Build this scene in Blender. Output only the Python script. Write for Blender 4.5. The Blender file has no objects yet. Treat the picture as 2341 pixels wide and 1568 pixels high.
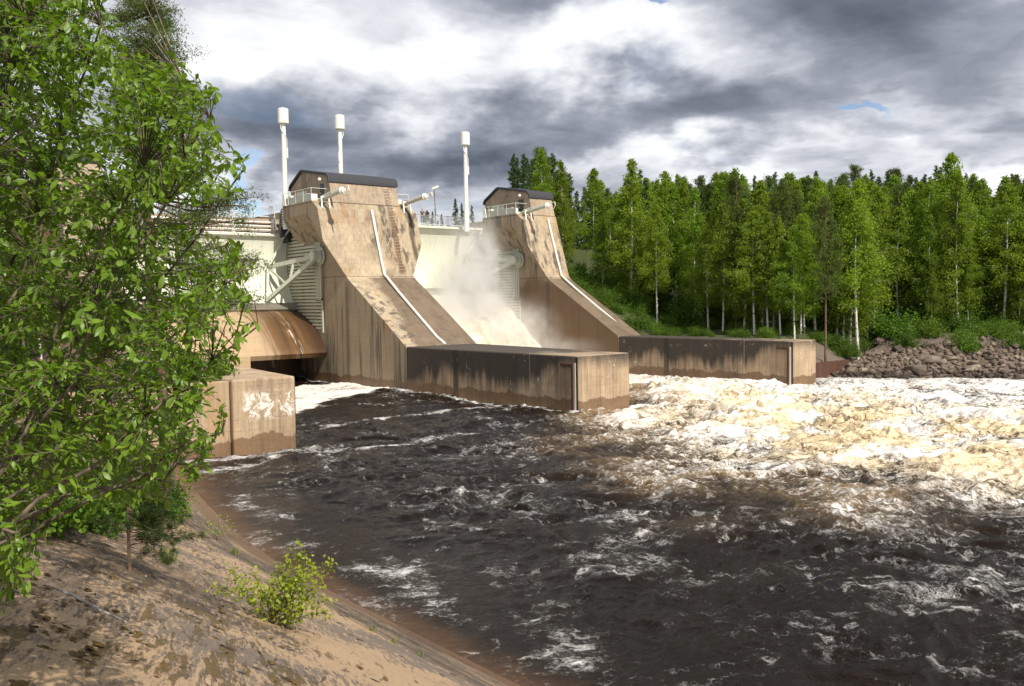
import bpy, bmesh, math, random
import numpy as np
from mathutils import Vector, Matrix
sc = bpy.context.scene
COL = sc.collection
R = math.radians

# ------------------------------------------------------------------ camera
F_PX, YAW, PITCH, ROLL, EYE = 2059.86, 0.6883, 0.0469, -0.0148, 7.5   # photo solved at 2340 px wide, metres
fwd = Vector((math.sin(YAW)*math.cos(PITCH), math.cos(YAW)*math.cos(PITCH), -math.sin(PITCH)))
rgt = fwd.cross(Vector((0, 0, 1))).normalized()
upv = rgt.cross(fwd)
c_, s_ = math.cos(ROLL), math.sin(ROLL)
rgt, upv = rgt*c_ + upv*s_, upv*c_ - rgt*s_
cam_d = bpy.data.cameras.new("camera")
cam = bpy.data.objects.new("camera", cam_d)
COL.objects.link(cam)
cam.matrix_world = Matrix(((rgt.x, upv.x, -fwd.x, 0), (rgt.y, upv.y, -fwd.y, 0), (rgt.z, upv.z, -fwd.z, EYE), (0, 0, 0, 1)))
cam_d.sensor_width = 36.0
cam_d.lens = F_PX/2340*36
cam_d.clip_start = 0.1
cam_d.clip_end = 5000
sc.camera = cam

# ------------------------------------------------------------------ exposure, sun
sc.view_settings.view_transform = 'Standard'
sc.view_settings.look = 'None'
sc.view_settings.exposure = 0.12
sc.view_settings.gamma = 1.0
SUN = Vector((-0.06, -0.71, 0.68)).normalized()       # towards the sun
sd = bpy.data.lights.new("sun", 'SUN')
sd.energy = 5.0
sd.angle = R(0.53)
sd.color = (1.0, 0.93, 0.82)
so = bpy.data.objects.new("sun", sd)
COL.objects.link(so)
so.rotation_euler = SUN.to_track_quat('Z', 'Y').to_euler()
so.location = (0, -50, 80)

# ------------------------------------------------------------------ node helper
class NT:
    def __init__(s, tree): s.t = tree; s.n = tree.nodes; s.l = tree.links
    def new(s, typ, **kw):
        n = s.n.new(typ)
        for k, v in kw.items(): setattr(n, k, v)
        return n
    def put(s, sock, v):
        if isinstance(v, bpy.types.NodeSocket): s.l.new(v, sock)
        elif v is not None:
            if isinstance(v, (tuple, list)) and sock.type == 'RGBA' and len(v) == 3: v = (*v, 1)
            sock.default_value = v
    def m(s, op, a, b=None, c=None, clamp=False):
        n = s.new('ShaderNodeMath', operation=op, use_clamp=clamp)
        for i, v in enumerate((a, b, c)):
            if v is not None: s.put(n.inputs[i], v)
        return n.outputs[0]
    def add(s, a, b): return s.m('ADD', a, b)
    def sub(s, a, b): return s.m('SUBTRACT', a, b)
    def mul(s, a, b): return s.m('MULTIPLY', a, b)
    def inv(s, a): return s.m('SUBTRACT', 1.0, a)
    def ss(s, x, lo, hi):      # smoothstep of x from lo to hi
        n = s.new('ShaderNodeMapRange', interpolation_type='SMOOTHSTEP')
        s.put(n.inputs[0], x); s.put(n.inputs[1], lo); s.put(n.inputs[2], hi)
        n.inputs[3].default_value = 0; n.inputs[4].default_value = 1
        return n.outputs[0]
    def mix(s, f, a, b):
        n = s.new('ShaderNodeMix', data_type='RGBA')
        s.put(n.inputs[0], f); s.put(n.inputs[6], a); s.put(n.inputs[7], b)
        return n.outputs[2]
    def vm(s, op, a, b=None):
        n = s.new('ShaderNodeVectorMath', operation=op)
        s.put(n.inputs[0], a)
        if b is not None: s.put(n.inputs[3 if op == 'SCALE' else 1], b)
        return n.outputs[1] if op in ('DOT_PRODUCT', 'LENGTH', 'DISTANCE') else n.outputs[0]
    def noise(s, vec, scale, detail=4, rough=0.55, dist=0.0, color=False):
        n = s.new('ShaderNodeTexNoise')
        s.put(n.inputs['Vector'], vec); s.put(n.inputs['Scale'], scale)
        n.inputs['Detail'].default_value = detail; n.inputs['Roughness'].default_value = rough
        n.inputs['Distortion'].default_value = dist
        return n.outputs[1 if color else 0]
    def sep(s, v):
        n = s.new('ShaderNodeSeparateXYZ'); s.put(n.inputs[0], v); return n.outputs
    def comb(s, x, y, z):
        n = s.new('ShaderNodeCombineXYZ')
        for i, v in enumerate((x, y, z)): s.put(n.inputs[i], v)
        return n.outputs[0]
    def ramp(s, f, stops):
        n = s.new('ShaderNodeValToRGB'); s.put(n.inputs[0], f)
        e = n.color_ramp.elements
        while len(e) < len(stops): e.new(0.5)
        for el, (p, c) in zip(e, stops): el.position = p; el.color = (*c, 1) if len(c) == 3 else c
        return n.outputs[0]
    def pos(s): return s.new('ShaderNodeNewGeometry').outputs['Position']
    def nrm(s): return s.new('ShaderNodeNewGeometry').outputs['Normal']
    def attr(s, name): return s.new('ShaderNodeAttribute', attribute_name=name).outputs['Fac']
    def bump(s, h, strength=0.3, dist=0.05, normal=None):
        n = s.new('ShaderNodeBump'); n.inputs['Strength'].default_value = strength
        n.inputs['Distance'].default_value = dist; s.put(n.inputs['Height'], h)
        if normal is not None: s.put(n.inputs['Normal'], normal)
        return n.outputs[0]

def mat_new(name):
    m = bpy.data.materials.new(name); m.use_nodes = True
    nt = NT(m.node_tree)
    bs = [n for n in nt.n if n.type == 'BSDF_PRINCIPLED'][0]
    return m, nt, bs

# ------------------------------------------------------------------ sky
def cdir(x, y):          # world direction of a photo point, used to lay out the cloud banks of the sky
    return (fwd*F_PX + rgt*(x-1170) - upv*(y-784)).normalized()
w = bpy.data.worlds.new("World"); sc.world = w; w.use_nodes = True
nt = NT(w.node_tree)
bg = [n for n in nt.n if n.type == 'BACKGROUND'][0]
sky = nt.new('ShaderNodeTexSky'); sky.sky_type = 'NISHITA'; sky.sun_disc = False
sky.sun_elevation = math.asin(SUN.z); sky.sun_rotation = math.atan2(SUN.x, SUN.y)
sky.altitude = 150; sky.dust_density = 0.6
D = nt.new('ShaderNodeTexCoord').outputs['Generated']
dx, dy, dz = nt.sep(D)
zz = nt.add(nt.m('MAXIMUM', dz, 0.0), 0.13)
P = nt.comb(nt.m('DIVIDE', dx, zz), nt.m('DIVIDE', dy, zz), 0.0)
warp = nt.vm('SCALE', nt.vm('SUBTRACT', nt.noise(P, 1.3, 4, color=True), (0.5, 0.5, 0.5)), 0.7)
Pw = nt.vm('ADD', P, warp)
n1 = nt.noise(nt.vm('ADD', Pw, (3.1, 7.7, 0)), 0.62, 5, 0.42)
n2 = nt.noise(nt.vm('ADD', Pw, (11.3, 1.7, 2)), 2.3, 9, 0.56)
val = nt.add(nt.mul(nt.sub(n1, 0.5), 1.0), nt.mul(nt.sub(n2, 0.5), 0.85))
val = nt.add(val, 0.60)
dwarp = nt.vm('SCALE', nt.vm('SUBTRACT', nt.noise(nt.vm('MULTIPLY', D, (1, 1, 1.8)), 5.0, 5, 0.55, color=True), (0.5, 0.5, 0.5)), 0.26)
Dw = nt.vm('ADD', D, dwarp)
def blob(x, y, rx, ry, amp):
    """a wide cloud bank (bright or dark) hung at one bearing of the sky; rx, ry in degrees"""
    global val
    d = cdir(x, y)
    h = Vector((d.y, -d.x, 0)).normalized(); v = h.cross(d)
    diff = nt.vm('SUBTRACT', Dw, tuple(d))
    a = nt.mul(nt.vm('DOT_PRODUCT', diff, tuple(h)), 1/math.sin(R(rx)))
    b = nt.mul(nt.vm('DOT_PRODUCT', diff, tuple(v)), 1/math.sin(R(ry)))
    r2 = nt.add(nt.mul(a, a), nt.mul(b, b))
    front = nt.m('GREATER_THAN', nt.vm('DOT_PRODUCT', D, tuple(d)), 0.2)
    g = nt.mul(nt.m('EXPONENT', nt.mul(r2, -1.0)), front)
    val = nt.add(val, nt.mul(g, amp))
for b in [(760, 90, 12, 2.6, .11), (1150, 150, 8, 2.4, .20), (1560, 90, 6.0, 2.6, .34), (1750, 150, 4, 2.0, .2), (460, 150, 4, 4, .15),
          (800, 315, 11, 2.4, -.36), (600, 300, 4, 2.5, -.22), (1090, 330, 4, 1.3, -.22), (1110, 100, 3.0, 1.9, -.26), (1350, 235, 9, 1.8, -.24),
          (1990, 50, 7.5, 2.8, -.36), (2270, 190, 4, 2.2, -.14), (1500, 290, 11, 1.5, -.22), (2100, 240, 9, 1.6, -.12), (480, 60, 6, 3, -.06), (1250, 12, 7, 1.2, -.25), (980, 350, 7, 1.0, .12),
          (2330, 400, 4, 1.6, .28), (1620, 375, 8, 1.3, .22), (2000, 280, 6, 1.1, .14), (700, 440, 7, 1.8, .14), (1900, 330, 5, .8, -.15), (2150, 330, 5, 1.0, -.12)]:
    blob(*b)
cloud = nt.ramp(val, [(0.0, (.11, .13, .17)), (0.24, (.20, .225, .28)), (0.44, (.34, .365, .43)), (0.6, (.58, .60, .66)), (0.76, (.86, .88, .91)), (0.92, (1.1, 1.1, 1.1))])
hole = nt.ss(nt.noise(nt.vm('ADD', Pw, (5.5, 2.2, 4)), 1.3, 5, 0.5), 0.60, 0.68)
def holeat(x, y, rx, ry):
    d = cdir(x, y); h = Vector((d.y, -d.x, 0)).normalized(); v = h.cross(d)
    diff = nt.vm('SUBTRACT', Dw, tuple(d))
    a = nt.mul(nt.vm('DOT_PRODUCT', diff, tuple(h)), 1/math.sin(R(rx))); b = nt.mul(nt.vm('DOT_PRODUCT', diff, tuple(v)), 1/math.sin(R(ry)))
    return nt.ss(nt.m('EXPONENT', nt.mul(nt.add(nt.mul(a, a), nt.mul(b, b)), -1.0)), 0.35, 0.85)
hole = nt.mul(hole, 0.12)
for h in [(600, 435, 2.2, 1.0), (1530, 25, 2.6, .5), (1960, 292, 3, .45)]:
    hole = nt.m('MAXIMUM', hole, nt.mul(holeat(*h), 0.8))
skyc = nt.vm('SCALE', sky.outputs[0], 0.11)
allc = nt.mix(hole, cloud, nt.vm('MULTIPLY', skyc, (0.9, 1.0, 1.15)))
nt.put(bg.inputs[0], allc); bg.inputs[1].default_value = 1.0

sc.cycles.max_bounces = 8
sc.cycles.diffuse_bounces = 3
sc.cycles.glossy_bounces = 3
sc.cycles.transmission_bounces = 4
sc.cycles.transparent_max_bounces = 8
sc.cycles.volume_bounces = 2
sc.cycles.volume_step_rate = 2.0
sc.cycles.volume_max_steps = 128
sc.cycles.sample_clamp_indirect = 4.0
sc.cycles.use_denoising = True

# ------------------------------------------------------------------ scene graph helpers
def tag(o, label=None, cat=None, group=None, kind=None):
    if label: o['label'] = label
    if cat: o['category'] = cat
    if group: o['group'] = group
    if kind: o['kind'] = kind
    return o
WL = {}          # world offset of each object by name
def empty(name, loc=(0, 0, 0), label=None, cat=None, group=None):
    o = bpy.data.objects.new(name, None); COL.objects.link(o); o.location = loc
    o.empty_display_size = 0.3
    WL[o.name] = Vector(loc)
    return tag(o, label, cat, group)

class MB:
    """collects shapes given in world metres; build() links them as one mesh object"""
    def __init__(s): s.v = []; s.f = []; s.sm = []
    def raw(s, vs, fs, smooth=False):
        b = len(s.v); s.v += [tuple(v) for v in vs]; s.f += [tuple(i+b for i in f) for f in fs]; s.sm += [smooth]*len(fs)
        return s
    def box(s, x0, y0, z0, x1, y1, z1):
        return s.raw([(x0,y0,z0),(x1,y0,z0),(x1,y1,z0),(x0,y1,z0),(x0,y0,z1),(x1,y0,z1),(x1,y1,z1),(x0,y1,z1)],
                     [(0,3,2,1),(4,5,6,7),(0,1,5,4),(1,2,6,5),(2,3,7,6),(3,0,4,7)])
    def prismX(s, poly, x0, x1):      # polygon of (y,z)
        n = len(poly)
        vs = [(x0, y, z) for y, z in poly]+[(x1, y, z) for y, z in poly]
        fs = [tuple(range(n)), tuple(range(2*n-1, n-1, -1))]+[(i, i+n, (i+1) % n+n, (i+1) % n) for i in range(n)]
        return s.raw(vs, fs)
    def prismZ(s, poly, z0, z1):
        n = len(poly)
        vs = [(x, y, z0) for x, y in poly]+[(x, y, z1) for x, y in poly]
        fs = [tuple(range(n-1, -1, -1)), tuple(range(n, 2*n))]+[(i, (i+1) % n, (i+1) % n+n, i+n) for i in range(n)]
        return s.raw(vs, fs)
    def tube(s, pts, r, n=8, cap=True, r1=None):
        pts = [Vector(p) for p in pts]; m = len(pts); vs = []; fs = []
        ref = None
        for i, p in enumerate(pts):
            t = (pts[min(i+1, m-1)]-pts[max(i-1, 0)]).normalized()
            if ref is None: ref = t.orthogonal().normalized()
            a = (ref-t*ref.dot(t))
            a = a.normalized() if a.length > 1e-6 else t.orthogonal().normalized()
            ref = a; b = t.cross(a)
            rr = (r[i] if isinstance(r, (list, tuple)) else (r if r1 is None else r+(r1-r)*i/(m-1)))
            for k in range(n):
                an = 2*math.pi*k/n
                vs.append(p+(a*math.cos(an)+b*math.sin(an))*rr)
        for i in range(m-1):
            for k in range(n):
                fs.append((i*n+k, i*n+(k+1) % n, (i+1)*n+(k+1) % n, (i+1)*n+k))
        s.raw(vs, fs, n > 5)
        if cap:
            s.raw([vs[k] for k in range(n)], [tuple(range(n-1, -1, -1))]); s.raw([vs[(m-1)*n+k] for k in range(n)], [tuple(range(n))])
        return s
    def beam(s, p, q, w, h, upd=(1, 0, 0)):      # rectangular bar from p to q; w along upd
        p = Vector(p); q = Vector(q); t = (q-p).normalized(); a = Vector(upd); a = (a-t*a.dot(t)).normalized(); b = t.cross(a)
        vs = []
        for c in (p, q):
            for i, j in ((-1,-1),(1,-1),(1,1),(-1,1)): vs.append(c+a*i*w/2+b*j*h/2)
        return s.raw(vs, [(0,3,2,1),(4,5,6,7),(0,1,5,4),(1,2,6,5),(2,3,7,6),(3,0,4,7)])
    def lathe(s, base, axis, prof, n=20):        # prof: (radius, distance along axis)
        base = Vector(base); t = Vector(axis).normalized(); a = t.orthogonal().normalized(); b = t.cross(a); vs = []; fs = []
        for r, h in prof:
            for k in range(n):
                an = 2*math.pi*k/n; vs.append(base+t*h+(a*math.cos(an)+b*math.sin(an))*r)
        for i in range(len(prof)-1):
            for k in range(n): fs.append((i*n+k, i*n+(k+1) % n, (i+1)*n+(k+1) % n, (i+1)*n+k))
        fs.append(tuple(range(n-1, -1, -1))); fs.append(tuple(range((len(prof)-1)*n, len(prof)*n)))
        return s.raw(vs, fs, n > 9)
    def sphere(s, c, r, n=12):
        return s.lathe(Vector(c)-Vector((0, 0, r)), (0, 0, 1), [(max(.001, r*math.sin(math.pi*i/8)), r*(1-math.cos(math.pi*i/8))) for i in range(9)], n)
    def build(s, name, mat, parent=None, bevel=0.0, label=None, cat=None, group=None, kind=None, smooth=None):
        me = bpy.data.meshes.new(name)
        off = Vector((0, 0, 0)); pp = parent
        while pp is not None:
            off += Vector(pp.location); pp = pp.parent
        me.from_pydata([Vector(v)-off for v in s.v], [], s.f)
        sm = s.sm if smooth is None else [smooth]*len(s.f)
        me.polygons.foreach_set('use_smooth', sm)
        me.materials.append(mat); me.update()
        bm = bmesh.new(); bm.from_mesh(me)
        bmesh.ops.remove_doubles(bm, verts=bm.verts, dist=1e-5)
        bmesh.ops.recalc_face_normals(bm, faces=bm.faces)
        bm.to_mesh(me); bm.free()
        o = bpy.data.objects.new(name, me); COL.objects.link(o)
        if parent is not None: o.parent = parent
        if bevel:
            b = o.modifiers.new('bevel', 'BEVEL'); b.width = bevel; b.segments = 2; b.limit_method = 'ANGLE'; b.angle_limit = R(35)
        if any(sm):
            me.set_sharp_from_angle(angle=R(40))
        return tag(o, label, cat, group, kind)

def arr_mesh(name, V, Fq, mat, parent=None, smooth=False, tris=False, **kw):
    """mesh from numpy arrays: V (n,3), Fq (m,4) or (m,3)"""
    me = bpy.data.meshes.new(name); k = Fq.shape[1]
    me.vertices.add(len(V)); me.vertices.foreach_set('co', V.astype(np.float32).ravel())
    me.loops.add(len(Fq)*k); me.loops.foreach_set('vertex_index', Fq.astype(np.int32).ravel())
    me.polygons.add(len(Fq)); me.polygons.foreach_set('loop_start', np.arange(0, len(Fq)*k, k, dtype=np.int32))
    me.update(calc_edges=True)
    if smooth: me.polygons.foreach_set('use_smooth', np.ones(len(Fq), dtype=bool))
    if mat: me.materials.append(mat)
    o = bpy.data.objects.new(name, me); COL.objects.link(o)
    if parent is not None: o.parent = parent
    tag(o, **kw)
    return o

# numpy gradient noise ------------------------------------------------
def _h(xi, yi, seed):
    h = (xi.astype(np.int64)*374761393 + yi.astype(np.int64)*668265263 + seed*1274126177) & 0xffffffff
    h = ((h ^ (h >> 13))*1274126177) & 0xffffffff
    return (h ^ (h >> 16)) & 0xffffffff
def pn(x, y, seed=0):
    xi = np.floor(x); yi = np.floor(y); fx = x-xi; fy = y-yi
    u = fx*fx*fx*(fx*(fx*6-15)+10); v = fy*fy*fy*(fy*(fy*6-15)+10)
    def g(a, b):
        an = _h(xi+a, yi+b, seed)/4294967296.0*2*np.pi
        return np.cos(an)*(fx-a)+np.sin(an)*(fy-b)
    return ((g(0,0)*(1-u)+g(1,0)*u)*(1-v)+(g(0,1)*(1-u)+g(1,1)*u)*v)*1.5
def fbm(x, y, o=4, seed=0, gain=.5):
    s = 0; a = 1; f = 1
    for i in range(o): s = s+a*pn(x*f, y*f, seed+i); a *= gain; f *= 2.03
    return s
def sstep(x, a, b):
    t = np.clip((x-a)/(b-a), 0, 1); return t*t*(3-2*t)

# ------------------------------------------------------------------ materials
def concrete(name, base=(.395,.315,.215), wet=None, kind='pier'):
    m, n, bs = mat_new(name)
    P = n.pos(); x, y, z = n.sep(P); nx, ny, nz = n.sep(n.nrm())
    mott = n.noise(P, .45, 7, .6)
    fine = n.noise(P, 6, 5, .65)
    st = n.noise(n.vm('MULTIPLY', P, (1.3, 1.3, .07)), 1.0, 5, .6)
    st2 = n.noise(n.vm('MULTIPLY', P, (5.5, 5.5, .16)), 1.0, 4, .6)
    grain = n.noise(n.vm('MULTIPLY', P, (10, 10, .5)), 1.0, 2, .5)
    br = n.new('ShaderNodeTexBrick'); br.offset = .5
    n.put(br.inputs['Vector'], n.comb(n.add(x, y), z, 0.0))
    for k, v in (('Scale', 1.0), ('Brick Width', 5.2), ('Row Height', .56), ('Mortar Size', .018), ('Mortar Smooth', .3)): br.inputs[k].default_value = v
    joint = n.mul(br.outputs['Fac'], n.ss(n.noise(P, .8, 4), .36, .62))
    val = n.add(n.mul(n.sub(mott, .5), 1.1), n.mul(n.sub(st2, .5), .95))
    val = n.add(val, n.mul(n.sub(fine, .5), .45)); val = n.add(val, n.mul(n.sub(grain, .5), .35))
    val = n.add(val, 1.0)
    col = n.vm('SCALE', base, val)
    # iron-brown runs and pale lime bloom
    rust = n.mul(n.ss(st, .52, .68), n.ss(n.noise(P, .22, 3), .42, .6))
    col = n.mix(n.mul(rust, .62), col, (.36, .185, .075))
    col = n.mix(n.mul(n.ss(n.noise(n.vm('MULTIPLY', P, (2.6, 2.6, .35)), 1.0, 6, .7), .62, .74), .4), col, (.55, .48, .40))
    # grey-black runs from the top
    blk = n.mul(n.ss(n.noise(n.vm('MULTIPLY', n.vm('ADD', P, (40, 3, 0)), (1.6, 1.6, .1)), 1.0, 6, .62), .49, .62), n.ss(n.noise(n.vm('ADD', P, (9, 9, 9)), .16, 3), .36, .52))
    col = n.mix(n.mul(blk, .85 if kind == 'pier' else .4), col, (.075, .062, .05))
    col = n.mix(n.mul(joint, .38), col, (.11, .08, .055))
    rough = .85
    if kind == 'pier':
        # damp, lichen-dark slope of the chute side tops; a dry pale band on their west edge
        slope = n.mul(n.ss(nz, .3, .45), n.m('LESS_THAN', z, 9.9))
        dn = n.noise(n.vm('MULTIPLY', P, (1.0, .35, .35)), 1.0, 6, .65)
        edge = n.add(n.m('MINIMUM', n.m('ABSOLUTE', n.sub(x, 41.56)), 40.0), n.mul(n.sub(dn, .5), 5.5))
        edge = n.add(edge, n.mul(n.sub(z, 5.5), -.22))
        dark = n.mul(slope, n.ss(edge, .9, 2.3))
        col = n.mix(n.mul(dark, .86), col, n.vm('SCALE', (.125, .088, .058), n.add(.1, n.mul(n.add(dn, n.mul(n.sub(fine, .5), .6)), 1.8))))
        # damp lower flank beside the spray
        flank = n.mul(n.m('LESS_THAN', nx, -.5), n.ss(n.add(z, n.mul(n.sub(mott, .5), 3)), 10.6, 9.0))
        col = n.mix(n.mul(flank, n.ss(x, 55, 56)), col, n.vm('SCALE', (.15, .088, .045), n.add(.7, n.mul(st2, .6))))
        # iron stain under the rung ladder, dark runs beside it
        lad = n.mul(n.ss(n.m('ABSOLUTE', n.add(n.sub(x, 47.85), n.mul(n.sub(st2, .5), .9))), .5, .15), n.mul(n.ss(z, 10.1, 10.4), n.ss(z, 19, 15)))
        col = n.mix(n.mul(lad, n.mul(n.m('LESS_THAN', ny, -.5), .62)), col, (.13, .06, .028))
        run2 = n.mul(n.ss(n.m('ABSOLUTE', n.add(n.sub(x, 46.9), n.mul(n.sub(st, .5), 1.6))), .75, .1), n.mul(n.ss(st2, .38, .55), n.ss(z, 10.8, 12.5)))
        run3 = n.mul(n.ss(n.m('ABSOLUTE', n.add(n.sub(x, 49.85), n.mul(n.sub(st, .5), .8))), .42, .1), n.ss(z, 11, 12))
        col = n.mix(n.mul(n.m('MAXIMUM', run2, run3), n.mul(n.m('LESS_THAN', ny, -.5), .9)), col, (.07, .056, .043))
        fl_ = n.mul(n.m('LESS_THAN', nx, -.5), n.ss(n.add(mott, n.mul(n.sub(st2, .5), .6)), .30, .60))  # shade of west-facing sides put into their colour, broken by stain noise
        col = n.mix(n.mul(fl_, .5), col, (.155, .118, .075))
        # seams where wall blocks meet
        seam = n.m('MAXIMUM', n.mul(n.ss(n.m('ABSOLUTE', n.sub(z, 17.05)), .07, .03), n.m('GREATER_THAN', z, 16)), n.mul(n.ss(n.m('ABSOLUTE', n.sub(z, 10.0)), .06, .02), .8))
        col = n.mix(n.mul(seam, .7), col, (.06, .045, .035))
        run = n.mul(n.ss(n.m('ABSOLUTE', n.add(n.sub(y, 74.6), n.mul(n.sub(mott, .5), .6))), .5, .1), n.mul(n.m('LESS_THAN', nx, -.5), n.ss(z, 10.1, 8.8)))
        col = n.mix(n.mul(run, .55), col, (.06, .05, .038))
    if kind == 'wall':
        # black algae hanging from the crest, thick near the dam, thinning to the free end
        drip = n.add(n.mul(n.noise(n.vm('MULTIPLY', P, (.32, .32, .02)), 1.0, 3, .5), .6), n.mul(n.noise(n.vm('MULTIPLY', P, (1.5, 1.5, .08)), 1.0, 5, .65), .4))
        near = n.ss(y, 43.2, 49.5)
        L = n.add(n.mul(drip, 5.6), -1.45)
        L = n.mul(L, n.add(.3, n.mul(near, 1.15)))
        L = n.m('MAXIMUM', L, n.mul(n.ss(y, 59.0, 64.0), 3.1))
        alg = n.mul(n.ss(n.sub(n.add(z, n.mul(n.sub(grain, .5), .7)), n.sub(3.73, L)), -.75, .75), n.ss(n.add(x, -30), 0, 1))
        alg = n.mul(alg, n.add(.74, n.mul(st2, .5)))
        top = n.m('GREATER_THAN', nz, .5)
        topn = n.ss(n.add(n.mul(y, .07), n.mul(mott, 1.6)), 3.75, 4.35)
        alg = n.add(n.mul(n.inv(top), alg), n.mul(top, n.mul(topn, .95)))
        alg = n.mul(alg, n.ss(n.add(x, -30), 0, 1))
        col = n.mix(n.m('MINIMUM', alg, .93), col, n.mix(fine, (.018, .016, .015), (.055, .045, .036)))
        seams = n.m('MAXIMUM', n.ss(n.m('ABSOLUTE', n.sub(y, 57.6)), .38, .30), 0.0)
        col = n.mix(n.mul(seams, n.mul(n.inv(top), .72)), col, (.03, .025, .02))
        seam2 = n.ss(n.m('ABSOLUTE', n.sub(y, 48.6)), .06, .03)
        col = n.mix(n.mul(seam2, .35), col, (.5, .42, .33))
        # lime bloom with runs
        lime = n.mul(n.ss(n.noise(n.vm('MULTIPLY', P, (2.3, 2.3, 1.5)), 1.0, 7, .72, .6), .60, .635), 1.0)
        reg = n.ss(n.noise(n.vm('ADD', P, (2, 5, 3)), .55, 2), .50, .60)
        band = n.mul(n.ss(z, 1.5, 1.9), n.ss(z, 3.25, 2.8))
        west = n.mul(n.ss(x, 18.0, 18.5), n.ss(x, 21.2, 20.8))
        wl = n.ss(n.noise(n.vm('MULTIPLY', P, (1.9, 1.9, 1.7)), 1.0, 7, .75, 1.0), .50, .53)
        lim = n.m('MAXIMUM', n.mul(n.mul(wl, band), west), n.mul(n.mul(lime, reg), n.mul(n.ss(z, .5, .9), .6)))
        lim = n.mul(lim, n.inv(top))
        col = n.mix(n.mul(lim, .9), col, (.74, .70, .64))
    # damp foot just above the water
    wlz = n.add(.78, n.mul(n.sub(n.noise(n.vm('MULTIPLY', P, (.6, .6, .1)), 1.0, 6, .65), .5), 1.7))
    foot = n.ss(z, n.add(wlz, .06), n.sub(wlz, .06))
    col = n.mix(n.mul(foot, .72), col, n.vm('SCALE', (.125, .062, .026), n.add(.5, fine)))
    n.put(bs.inputs['Base Color'], col)
    n.put(bs.inputs['Roughness'], n.sub(.88, n.mul(foot, .45)))
    h = n.add(n.add(n.mul(fine, .5), n.mul(grain, .5)), n.mul(joint, -.8))
    n.put(bs.inputs['Normal'], n.bump(h, .35, .03))
    return m

def simple(name, col, rough=.5, metal=0.0, var=.12, scale=3.0, spec=.5, rust=0.0, streak=0.0):
    m, n, bs = mat_new(name)
    P = n.pos()
    f = n.noise(P, scale, 5, .6)
    c = n.vm('SCALE', col, n.add(1-var, n.mul(f, 2*var)))
    if streak:
        s_ = n.ss(n.noise(n.vm('MULTIPLY', P, (3, 3, .12)), 1.0, 5, .6), .52, .72)
        c = n.mix(n.mul(s_, streak), c, (.22, .19, .14))
    if rust:
        c = n.mix(n.mul(n.ss(n.noise(P, scale*1.3, 6, .7), .56, .68), rust), c, (.20, .075, .03))
    n.put(bs.inputs['Base Color'], c)
    bs.inputs['Roughness'].default_value = rough; bs.inputs['Metallic'].default_value = metal
    bs.inputs['Specular IOR Level'].default_value = spec
    return m

M_CON = concrete('pier_concrete')
M_WALL = concrete('wall_concrete', (.40, .295, .19), kind='wall')
M_HOUSE = concrete('house_concrete', (.35, .275, .195), kind='house')
M_ROOF = simple('roof_felt', (.035, .036, .042), .75, var=.25, scale=1.5)
M_WHITE = simple('cream_paint', (.62, .64, .54), .45, streak=.25, var=.06)
M_ARM = simple('pale_green_paint', (.46, .48, .39), .5, streak=.3, var=.1)
M_TANK = simple('white_paint', (.80, .79, .72), .4, streak=.10, var=.04)
M_GREY = simple('galvanised_steel', (.33, .35, .36), .45, .5, var=.15)
M_RAILW = simple('rail_paint', (.60, .63, .62), .5, var=.06)
M_DARKM = simple('dark_steel', (.05, .052, .055), .5, .3, var=.3)
M_RUST = simple('rusty_steel', (.085, .036, .022), .8, var=.5, rust=.35)
M_GLASS = simple('lamp_glass', (.85, .85, .82), .25, var=.02)
M_PIPE = simple('pipe_paint', (.74, .72, .64), .45, var=.06, streak=.25)

# gate skin: cream plates with thin weld lines
m, n, bs = mat_new('gate_plate'); P = n.pos(); x, y, z = n.sep(P)
fx = n.m('FRACT', n.mul(x, 1/1.05)); ln = n.m('LESS_THAN', fx, .035)
fz = n.m('FRACT', n.mul(z, 1/2.4)); ln2 = n.mul(n.m('LESS_THAN', fz, .012), .6)
c = n.vm('SCALE', (.66, .67, .55), n.add(.93, n.mul(n.noise(P, .5, 5), .14)))
c = n.mix(n.mul(n.ss(n.noise(n.vm('MULTIPLY', P, (4, 4, .1)), 1.0, 5, .6), .5, .75), .28), c, (.38, .35, .25))
c = n.mix(n.mul(n.m('MAXIMUM', ln, ln2), .30), c, (.28, .27, .2))
n.put(bs.inputs['Base Color'], c); bs.inputs['Roughness'].default_value = .5
M_GATE = m
# weathered sill beam
m, n, bs = mat_new('sill_beam'); P = n.pos()
c = n.mix(n.noise(n.vm('MULTIPLY', P, (.5, 4, 7)), 1.0, 5, .6), (.10, .085, .065), (.34, .31, .25))
n.put(bs.inputs['Base Color'], c); bs.inputs['Roughness'].default_value = .6
M_SILL = m
# spillway crest concrete: dry pale to the west, wet rust brown near the pier, whose shadow is painted in beside it
m, n, bs = mat_new('spillway_concrete'); P = n.pos(); x, y, z = n.sep(P)
st = n.noise(n.vm('MULTIPLY', P, (2.4, .18, .18)), 1.0, 6, .65)
gr = n.noise(n.vm('MULTIPLY', P, (.5, 4, 4)), 1.0, 5, .6)
c = n.vm('SCALE', (.40, .285, .17), n.add(.6, n.mul(n.add(gr, st), .45)))
wet = n.ss(n.add(x, n.mul(n.sub(st, .5), 5.5)), 34.6, 37.6)
c = n.mix(n.mul(wet, .9), c, n.mix(n.ss(st, .35, .68), (.035, .014, .005), (.15, .068, .020)))
blk = n.ss(n.add(x, n.mul(n.sub(st, .5), 4)), 39.6, 41.2)  # shadow next to the pier, painted black into the crest colour
c = n.mix(n.mul(blk, .8), c, (.03, .015, .008))
lime = n.mul(n.ss(n.noise(n.vm('MULTIPLY', P, (5, .5, .5)), 1.0, 6, .7), .53, .58), n.ss(n.m('ABSOLUTE', n.sub(x, 38.75)), .55, .1))
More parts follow.
